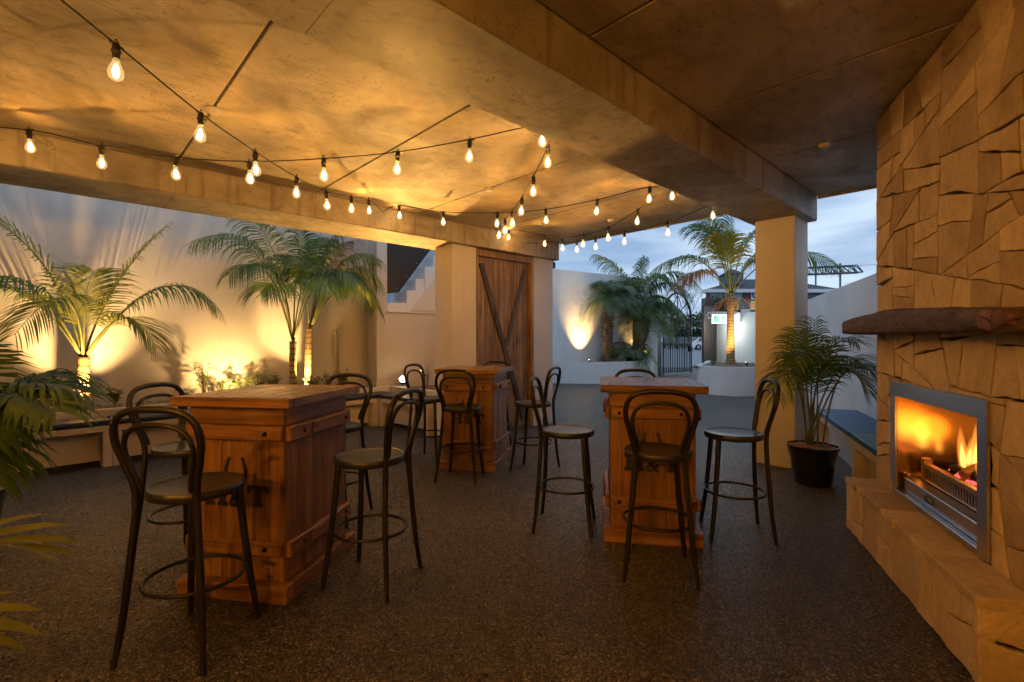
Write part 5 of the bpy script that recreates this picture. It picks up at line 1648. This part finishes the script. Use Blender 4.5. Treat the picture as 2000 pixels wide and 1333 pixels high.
MB().tube([gp(0.28 + 0.44 * k / 16, 1.9 + 0.9 * math.sqrt(max(0, 1 - (2 * k / 16 - 1) ** 2))) for k in range(17)], 0.034, 8).build('inner_arch', M['gate'], gate, smooth=60)
for u in (0.0, 1.0):
    MB().tube([gp(u, 0.02), gp(u, 2.3)], 0.034, 8).build('stile', M['gate'], gate)
MB().tube([gp(0.5, 0.05), gp(0.5, gtop(0.5))], 0.024, 8).build('stile', M['gate'], gate)
for z in (0.10, 1.32, 2.42):
    MB().tube([gp(0, z), gp(1, z)], 0.018, 6).build('rail', M['gate'], gate)
for k in range(1, 16):
    u = k / 16
    if k == 8:
        continue
    MB().tube([gp(u, 0.08), gp(u, 2.44)], 0.028 if k % 4 == 0 else 0.021, 6).build('bar', M['gate'], gate)
for u0, sgn in ((0.5, 1), (0.5, -1)):
    pts = [gp(u0 + sgn * (0.02 + 0.11 * k / 10), 3.30 - 0.35 * (k / 10) ** 1.5 + 0.05 * math.sin(k)) for k in range(11)]
    MB().tube(pts, 0.02, 6).build('scroll', M['gate'], gate, smooth=60)
    MB().tube([gp(u0 + sgn * 0.05, 2.6), gp(u0 + sgn * 0.18, 2.85), gp(u0 + sgn * 0.36, 3.12)], 0.02, 6).build('scroll', M['gate'], gate, smooth=60)
MB().box(20.36, 20.52, 10.10, 10.22, 0.95, 1.2).build('lock_box', M['gate'], gate)

ex = thing('exit_sign', 'lit green and white exit sign by the brown pillar', 'sign', (22.2, 9.3, 2.3))
e0 = cp(21.2, 8.72, 0)
ed = rt.copy()
en = -fw
def ep(s, z, t):
    return e0 + ed * s + en * t + Vector((0, 0, z))
def ebox(s0, s1, z0, z1, t0, t1, name, m):
    vs_ = [ep(s0, z0, t0), ep(s1, z0, t0), ep(s1, z0, t1), ep(s0, z0, t1), ep(s0, z1, t0), ep(s1, z1, t0), ep(s1, z1, t1), ep(s0, z1, t1)]
    MB().add(vs_, [(3, 2, 1, 0), (4, 5, 6, 7), (0, 1, 5, 4), (1, 2, 6, 5), (2, 3, 7, 6), (3, 0, 4, 7)]).build(name, m, ex)
ebox(-0.05, 1.05, 2.58, 2.70, 0.05, 0.20, 'housing', M['white_paint'])
ebox(0.0, 1.0, 2.18, 2.575, 0.10, 0.14, 'panel', M['exit_white'])
MB().tube([ep(-0.06, 2.45, 0.1), ep(-0.16, 2.4, 0.1), ep(-0.2, 2.52, 0.1), ep(-0.14, 2.66, 0.1), ep(-0.04, 2.64, 0.1)], 0.02, 6).build('cable_loop', M['white_paint'], ex)
MB().tube([ep(0.5, 2.64, 0.06), ep(0.5, 2.64, -0.9)], 0.03, 6).build('bracket', M['white_paint'], ex)
ebox(0.06, 0.30, 2.24, 2.52, 0.141, 0.146, 'pictogram', M['exit_green'])
ebox(0.36, 0.56, 2.24, 2.30, 0.141, 0.146, 'pictogram', M['exit_green'])
ebox(0.42, 0.52, 2.34, 2.50, 0.141, 0.146, 'pictogram', M['exit_green'])
ebox(0.66, 0.92, 2.24, 2.52, 0.141, 0.146, 'pictogram', M['exit_green'])
light('POINT', 'exit_glow', ep(0.4, 2.0, -0.1), 60, (0.95, 1.0, 0.9), ex, radius=0.15)

# palms of the yard
pr = thing('yard_palm', 'tall palm with a golden lit trunk in the rounded planter', 'palm', (14.72, 6.05, 0.68), 0, 'palms in the yard')
trunk(pr, [(14.72, 6.05, 0.62), (14.71, 6.05, 0.9), (14.71, 6.05, 1.6), (14.72, 6.05, 2.35)], [0.19, 0.125, 0.105, 0.10], M['trunk'], n=18, bumps=0.02)
trunk(pr, [(14.72, 6.05, 2.33), (14.72, 6.05, 2.6), (14.72, 6.05, 2.85)], [0.10, 0.13, 0.08], M['trunk'], 'crownshaft', n=14)
cr_ = Vector((14.72, 6.05, 2.75))
def po(c, a, b, z):
    return Vector(c) + rt * a - fw * b + Vector((0, 0, z))
FR = [(-1.05, 0.1, 1.95, -0.30, 0.0, 1.9, 'leaf'), (-0.70, 0.0, 2.25, -0.15, 0.0, 1.6, 'leaf_yel'), (0.02, 0.0, 2.6, 0.0, 0.0, 1.4, 'leaf'), (0.95, 0.1, 2.0, 0.25, 0.0, 1.8, 'leaf'), (1.5, 0.2, 0.9, 0.6, 0.0, 1.7, 'leaf_yel'), (-2.2, 0.35, 0.55, -1.0, 0.2, 1.85, 'leaf'), (-1.6, 0.5, 0.20, -0.8, 0.3, 1.25, 'leaf_brown'), (2.6, 0.3, 0.75, 1.2, 0.2, 1.9, 'leaf'), (1.3, 0.3, 1.6, 0.35, 0.1, 1.3, 'leaf_dark'), (-0.45, 0.6, 1.6, -0.2, 0.3, 1.2, 'leaf_yel')]
for (a, b, z, ca, cb, cz, lm) in FR:
    frond(pr, cr_, po(cr_, ca * 1.1, cb, cz * 1.05), po(cr_, a * 1.15, b, z * 1.08), 58, 0.86, 0.030, 0.34, 0.52, 0.024, ('stem', lm))
for k in range(10):
    a = -0.75 + 1.5 * k / 9
    frond(pr, cr_ - Vector((0, 0, 0.15)), po(cr_, a * 0.5, 0.15, 0.15), po(cr_, a * 0.95, 0.2, -0.25 - 0.5 * rnd.random()), 7, 0.16, 0.02, 0.5, 0.8, 0.012, ('trunk', 'leaf_brown'), name='dry_frond')
def bushy_palm(x, y, z0, pts, rad, label, n, fl, leafc, seed, leaf=0.28, m=None):
    rg = random.Random(seed)
    t = thing('yard_palm', label, 'palm', (x, y, z0), 0, 'palms in the yard')
    trunk(t, pts, rad, m or M['trunk_dark'], bumps=0.10)
    # leaf-base stubs that make the stem shaggy
    mb = MB()
    for k in range(120):
        u = rg.random()
        i = min(int(u * (len(pts) - 1)), len(pts) - 2)
        p = Vector(pts[i]).lerp(Vector(pts[i + 1]), u * (len(pts) - 1) - i)
        a = rg.uniform(0, 6.28)
        d = Vector((math.cos(a), math.sin(a), 0))
        r_ = rad[0]
        mb.tube([p + d * r_ * 0.7, p + d * (r_ * 1.35) + Vector((0, 0, 0.07))], [0.022, 0.006], 4)
    mb.build('leaf_bases', M['trunk_dark'], t)
    c = Vector(pts[-1])
    for k in range(n):
        a = 2 * math.pi * k / n + rg.uniform(-0.3, 0.3)
        el = rg.uniform(-0.7, 1.1)
        L = fl * rg.uniform(0.8, 1.1)
        h = Vector((math.cos(a), math.sin(a), 0))
        tip = c + h * (L * math.cos(el)) + Vector((0, 0, L * (math.sin(el) * 0.8 - 0.25)))
        ctrl = c + h * (L * 0.45 * math.cos(el)) + Vector((0, 0, L * (0.45 + 0.35 * math.sin(el))))
        frond(t, c, ctrl, tip, 30, leaf, 0.016, 0.15, 0.30, 0.012, ('stem', rg.choice(leafc)), rg, vshape=0.4)
    return t
bushy_palm(14.2, 10.2, 0.66, [(14.15, 10.05, 0.62), (14.15, 10.08, 1.4), (14.25, 10.12, 2.2), (14.2, 10.05, 2.85)], [0.20, 0.17, 0.15, 0.15], 'shaggy stemmed date palm with blue-green crown by the wall light', 40, 1.2, ['leaf_blue', 'leaf_blue', 'leaf_dark'], 21, 0.40)
bushy_palm(15.6, 9.75, 0.66, [(15.35, 9.75, 0.62), (15.5, 9.75, 1.1), (15.8, 9.7, 1.7), (15.95, 9.7, 2.2)], [0.24, 0.22, 0.20, 0.22], 'squat leaning palm with a dense drooping crown', 56, 1.45, ['leaf', 'leaf_dark', 'leaf_yel', 'leaf_blue'], 22, 0.55)
bushy_palm(14.95, 9.65, 0.66, [(14.9, 9.65, 0.62), (14.92, 9.65, 0.8)], [0.12, 0.1], 'low stemless palm tuft between the two shaggy palms', 18, 1.1, ['leaf_blue', 'leaf_dark'], 23, 0.36)
pk = thing('yard_palm', 'big arching kentia palm rising above the squat palm', 'palm', (16.1, 10.2, 0.66), 0, 'palms in the yard')
trunk(pk, [(16.1, 10.15, 0.62), (16.08, 10.15, 1.6), (16.05, 10.12, 2.7)], [0.13, 0.11, 0.10], M['trunk_dark'])
ck = Vector((16.05, 10.12, 2.6))
for (a, b, z, ca, cb, cz, lm) in [(-1.35, 0.1, 1.75, -0.35, 0.0, 1.55, 'leaf_yel'), (2.0, 0.3, 0.55, 0.95, 0.2, 2.35, 'leaf'), (1.6, 0.5, 0.3, 0.8, 0.3, 1.7, 'leaf_dark'), (0.8, 0.6, 0.9, 0.3, 0.3, 1.6, 'leaf'), (-0.7, 0.5, 0.7, -0.3, 0.3, 1.4, 'leaf'), (0.25, 0.2, 1.6, 0.1, 0.1, 1.2, 'leaf_dark'), (1.3, 0.8, -0.5, 0.75, 0.5, 1.15, 'leaf'), (-1.1, 0.6, 0.1, -0.5, 0.3, 1.2, 'leaf_dark')]:
    frond(pk, ck, po(ck, ca, cb, cz), po(ck, a * 1.15, b, z * 1.1 + 0.15), 56, 0.88, 0.034, 0.22, 0.6, 0.022, ('stem', lm))
for i, (x, y, h, sp, lab, m) in enumerate([(13.95, 9.62, 0.55, 0.30, 'yellow-green bush at the foot of the shaggy palm', 'shrub'), (16.35, 9.85, 0.75, 0.30, 'lit yellow bush behind the squat palm', 'shrub'), (15.3, 9.45, 0.35, 0.40, 'low dark ground plant along the planter rim', 'leaf_dark'), (14.6, 9.45, 0.30, 0.35, 'low trailing plant on the planter rim', 'hedge')]):
    shrub(x, y, 0.64, h, sp, lab, 80 + i, m, 200, 0.11, group='planter bushes in the yard')
spot((13.22, 10.18, 0.76), (13.34, 10.70, 2.1), 520, 'spotlight in the curved planter lighting the yard wall', 72, 1.0)
spot((16.1, 9.75, 0.78), (16.1, 10.1, 1.6), 140, 'spotlight behind the squat palm', 90, 0.9)
spot((14.05, 6.25, 0.80), (14.72, 6.05, 1.9), 110, 'small glaring spotlight beside the golden trunk', 80, 0.9)
spot((14.2, 5.4, 0.80), (14.72, 6.05, 2.7), 420, 'dark spotlight before the golden trunk', 90, 0.9)

# ------------------------------------------------------------------ beyond the gate: cars, hedge, building, gantry
def make_car(label, m, d, l, rot, z, hatch=True):
    t = thing('parked_car', label, 'car', tuple(cp(d, l, z)), rot, 'cars parked beyond the gate')
    prof = [(-2.05, 0.28), (-2.10, 0.62), (-2.02, 0.92), (-1.85, 1.02), (-1.25, 1.42), (-0.60, 1.50), (0.25, 1.46), (1.00, 1.02), (1.75, 0.88), (2.08, 0.66), (2.12, 0.35), (2.0, 0.25)]
    def sec(w_, k):
        return [(x, w_ * (1.0 if zz < 0.95 else 0.80), zz) for x, zz in prof]
    L_, R_ = sec(0.86, 0), [(x, -y, zz) for x, y, zz in sec(0.86, 0)]
    n = len(prof)
    MB().add(L_ + R_, [tuple(range(n)), tuple(range(2 * n - 1, n - 1, -1))] + [(i, n + i, n + (i + 1) % n, (i + 1) % n) for i in range(n)]).build('body', m, t, world=False, smooth=25)
    for s in (-1, 1):
        y = s * 0.80
        MB().add([(-1.35, y * 1.03, 1.02), (-1.15, y * 0.915, 1.40), (0.22, y * 0.915, 1.40), (0.82, y * 1.03, 1.02)], [(0, 1, 2, 3)]).build('side_window', M['glass_far'], t, world=False)
        for x in (-1.30, 1.30):
            wh = MB().lathe([(0.0, 0.0), (0.20, 0.0), (0.31, 0.01), (0.33, 0.04), (0.33, 0.20), (0.0, 0.20)], 20, (x, s * 0.72 - (0.0 if s > 0 else 0.0), 0.33), tf=Matrix.Rotation(R(-90 if s > 0 else 90), 3, 'X'))
            wo = wh.build('wheel', M['tyre'], t, world=False, smooth=30)
            MB().lathe([(0.0, 0.205), (0.18, 0.202), (0.20, 0.19)], 14, (x, s * 0.72, 0.33), tf=Matrix.Rotation(R(-90 if s > 0 else 90), 3, 'X')).build('rim', M['car_silver'], wo, world=False)
        MB().box(-2.11, -1.98, s * 0.62 - 0.12, s * 0.62 + 0.12, 0.72, 0.92).build('tail_lamp', M['tail'], t, world=False)
    MB().add([(-1.88, -0.62, 1.06), (-1.88, 0.62, 1.06), (-1.30, 0.55, 1.42), (-1.30, -0.55, 1.42)], [(0, 1, 2, 3)]).build('rear_window', M['glass_far'], t, world=False)
    MB().add([(0.98, -0.62, 1.07), (0.98, 0.62, 1.07), (0.33, 0.55, 1.44), (0.33, -0.55, 1.44)], [(0, 1, 2, 3)]).build('windscreen', M['glass_far'], t, world=False)
    return t
a0 = math.atan2(fw.y, fw.x)
make_car('white hatchback partly behind the brown gate pillar', M['car_white'], 56, 22.9, a0 + R(255), 0.39)
make_car('dark parked car seen through the gate bars, nearest the pillar', M['car_dark'], 66, 23.4, a0 + R(160), 0.5)
make_car('silver parked car in the middle of the row behind the gate', M['car_silver'], 67, 25.3, a0 + R(160), 0.5)
make_car('second silver car at the open end of the row', M['car_silver'], 69, 27.8, a0 + R(160), 0.5)
make_car('dark parked car at the hidden end of the row', M['car_dark'], 65, 21.3, a0 + R(160), 0.5)

def leaf_mass(name, label, cat, c, size, n, m, seed, leaf=0.22, trunk_h=None):
    rg = random.Random(seed)
    t = thing(name, label, cat, (c[0], c[1], c[2]))
    mb = MB()
    for _ in range(n):
        while True:
            u = Vector((rg.uniform(-1, 1), rg.uniform(-1, 1), rg.uniform(-1, 1)))
            if 0.35 < u.length < 1.0 and mnoise.noise(u * 2.1 + Vector((seed, 0, 0))) > -0.22:
                break
        p = Vector(c) + Vector((u.x * size[0], u.y * size[1], size[2] * (1 + u.z))) + Vector((0, 0, trunk_h or 0))
        d = Vector((rg.uniform(-1, 1), rg.uniform(-1, 1), rg.uniform(-0.6, 0.8))).normalized()
        s = d.cross(Vector((rg.uniform(-1, 1), rg.uniform(-1, 1), 1))).normalized()
        L = leaf * rg.uniform(0.6, 1.4)
        mb.add([p, p + d * L * 0.5 + s * L * 0.25, p + d * L, p + d * L * 0.5 - s * L * 0.25], [(0, 1, 2, 3)])
    mb.build('crown', m, t)
    tk = MB()
    top = Vector(c) + Vector((0, 0, (trunk_h or 0) + size[2] * 0.9))
    tk.tube([Vector(c), top], [0.16, 0.07], 8)
    for k in range(7):
        a = rg.uniform(0, 6.28)
        p = Vector(c).lerp(top, rg.uniform(0.5, 0.95))
        tk.tube([p, p + Vector((math.cos(a) * size[0] * 0.7, math.sin(a) * size[1] * 0.7, size[2] * rg.uniform(0.2, 0.8)))], [0.06, 0.015], 5)
    tk.build('trunk', M['twig'], t)
    return t
hp = cp(76, 29.0, 0.5)
leaf_mass('hedge', 'dark clipped hedge behind the parked cars', 'hedge', hp, (5.5, 4.0, 2.6), 5200, M['hedge'], 51, 0.45)
hp = cp(78, 33.5, 0.5)
leaf_mass('tree', 'rounded dark green tree rising left of the far building', 'tree', hp, (3.0, 3.0, 3.6), 3200, M['hedge'], 52, 0.42, 1.0)
hp = cp(74, 24.2, 0.5)
leaf_mass('tree', 'yellow-green tree showing between gate bars', 'tree', hp, (2.6, 2.6, 2.3), 1900, M['shrub'], 53, 0.38, 1.6)
# bare tree over the gate arch
bt_ = thing('bare_tree', 'leafless twiggy tree over the gate arch', 'tree', tuple(cp(60, 22.0, 0.4)))
rg = random.Random(9)
mb = MB()
def branch(p, d, L, r, depth):
    q = p + d * L
    mb.tube([p, q], [r, r * 0.65], 5 if depth > 1 else 4, caps=False)
    if depth == 0:
        return
    for _ in range(3):
        nd_ = (d + Vector((rg.uniform(-0.7, 0.7), rg.uniform(-0.7, 0.7), rg.uniform(-0.15, 0.5)))).normalized()
        branch(q, nd_, L * rg.uniform(0.6, 0.82), r * 0.6, depth - 1)
branch(cp(60, 22.0, 0.4), Vector((0, 0, 1)), 2.4, 0.12, 5)
mb.build('branches', M['twig'], bt_)

bld = thing('shop_building', 'far red and white two-storey building with dark hip roof', 'building', tuple(cp(85, 42, 0.5)))
def bb(l0, l1, d0, d1, z0, z1, name, m, parent=None):
    vs_ = [cp(d0, l0, z0), cp(d0, l1, z0), cp(d1, l1, z0), cp(d1, l0, z0), cp(d0, l0, z1), cp(d0, l1, z1), cp(d1, l1, z1), cp(d1, l0, z1)]
    return MB().add(vs_, [(3, 2, 1, 0), (4, 5, 6, 7), (0, 1, 5, 4), (1, 2, 6, 5), (2, 3, 7, 6), (3, 0, 4, 7)]).build(name, m, parent or bld)
bb(34.5, 38.0, 85, 86, 0.5, 9.9, 'brick_wing', M['brick_far'])
bb(38.01, 56, 85.4, 97, 0.5, 9.9, 'wall', M['teal_far'])
bb(33.9, 57, 84.2, 86.4, 9.9, 10.5, 'fascia', M['white_paint'])
MB().add([cp(84.2, 34.0, 10.51), cp(84.2, 57, 10.51), cp(97.8, 57, 10.51), cp(97.8, 40.0, 10.51), cp(90, 42.5, 12.9), cp(90, 50, 12.9)], [(0, 1, 5, 4), (1, 2, 5), (2, 3, 4, 5), (3, 0, 4)]).build('roof', M['roof_far'], bld)
bb(38.6, 41.2, 86, 90, 11.6, 13.4, 'lantern', M['teal_far'])
MB().add([cp(85.8, 38.3, 13.41), cp(85.8, 41.5, 13.41), cp(90.2, 41.5, 13.41), cp(90.2, 38.3, 13.41), cp(88, 39.9, 14.6)], [(0, 1, 4), (1, 2, 4), (2, 3, 4), (3, 0, 4)]).build('lantern_roof', M['roof_far'], bld)
for l0, l1 in ((34.8, 35.9), (36.0, 37.0), (37.3, 37.9)):
    o = bb(l0, l1, 84.92, 84.99, 8.6, 9.6, 'window', M['glass_far'])
    bb(l0 - 0.08, l1 + 0.08, 84.90, 84.915, 9.62, 9.75, 'window_frame', M['white_paint'], o)
for k in range(9):
    l0 = 38.3 + 1.9 * k
    bb(l0, l0 + 1.7, 85.30, 85.39, 6.9, 8.5, 'window', M['win_lit'] if k % 3 != 1 else M['glass_far'])
bb(38.1, 40.6, 85.25, 85.38, 8.7, 9.85, 'sign_panel', M['pale_blue'])
bb(40.9, 42.0, 85.1, 85.24, 8.7, 10.0, 'sign_panel', M['brick_far'])
bb(42.1, 46.0, 85.1, 85.24, 8.7, 10.3, 'sign_panel', M['white_paint'])
mb = MB().tube([cp(85.05, 42.9 + 0.5 * math.cos(a), 9.5 + 0.5 * math.sin(a)) for a in [2 * math.pi * k / 16 for k in range(16)]], 0.11, 5, closed=True)
mb.build('sign_emblem', M['roof_far'], bld)
bb(40.2, 41.8, 84.8, 84.95, 6.0, 7.0, 'sign_panel', M['white_paint'])
bb(38.1, 56, 84.9, 85.2, 5.6, 6.0, 'awning', M['white_paint'])

# rail gantry over the boundary wall
gn = thing('rail_gantry', 'grey lattice rail gantry seen above the boundary wall', 'gantry', tuple(cp(100, 68, 0)))
def gz(px_v):
    return CAM_H + (666.5 - px_v) * 100 / 944.0
def gl_(px_u):
    return (px_u - 1000) / 944.0 * 100
for (u0, u1, vt0, vt1, vb, d) in ((1560, 1680, 523, 519, 534, 100), ):
    pass
A0, A1 = cp(100, 60.0, 16.6), cp(100, 71.4, 17.1)
B0, B1 = cp(100, 60.0, 15.2), cp(100, 72.6, 15.7)
for off in (0.0, 1.4):
    o3 = fw * off
    MB().tube([A0 + o3, A1 + o3, B1 + o3], 0.16, 6).build('chord', M['truss'], gn)
    MB().tube([B0 + o3, B1 + o3], 0.16, 6).build('chord', M['truss'], gn)
    for k in range(9):
        u, u2 = k / 9, (k + 0.5) / 9
        MB().tube([B0.lerp(B1, u) + o3, A0.lerp(A1, u2) + o3, B0.lerp(B1, (k + 1) / 9) + o3], 0.09, 5).build('lattice', M['truss'], gn)
MB().tube([cp(100.7, 68.4, 0), cp(100.7, 68.4, 17.6)], 0.2, 8).build('mast', M['truss'], gn)
MB().tube([cp(100.7, 63.3, 0), cp(100.7, 63.3, 18.2)], 0.16, 8).build('mast', M['truss'], gn)
g2 = thing('rail_gantry', 'farther rail gantry low behind the palm tip', 'gantry', tuple(cp(140, 88, 0)))
for off in (0.0, 1.4):
    o3 = fw * off
    a, b = cp(140, 84, 15.2) + o3, cp(140, 94, 15.4) + o3
    c_, d2 = cp(140, 84, 13.6) + o3, cp(140, 94, 13.8) + o3
    MB().tube([a, b], 0.18, 5).build('chord', M['truss'], g2)
    MB().tube([c_, d2], 0.18, 5).build('chord', M['truss'], g2)
    for k in range(6):
        MB().tube([c_.lerp(d2, k / 6), a.lerp(b, (k + 0.5) / 6), c_.lerp(d2, (k + 1) / 6)], 0.1, 5).build('lattice', M['truss'], g2)
MB().tube([cp(140.7, 89, 0), cp(140.7, 89, 16)], 0.22, 6).build('mast', M['truss'], g2)
for i, (a, b, lab) in enumerate([(cp(100, 63.6, 16.9), cp(60, 52.0, 11.5), 'upper overhead wire above the boundary wall'), (cp(100, 68.6, 13.4), cp(60, 52.0, 9.9), 'lower overhead wire above the boundary wall')]):
    pts = [a.lerp(b, k / 8) + Vector((0, 0, -0.25 * math.sin(math.pi * k / 8))) for k in range(9)]
    tag(MB().tube(pts, 0.028, 4).build('overhead_wire', M['truss']), lab, 'wire', 'overhead wires')
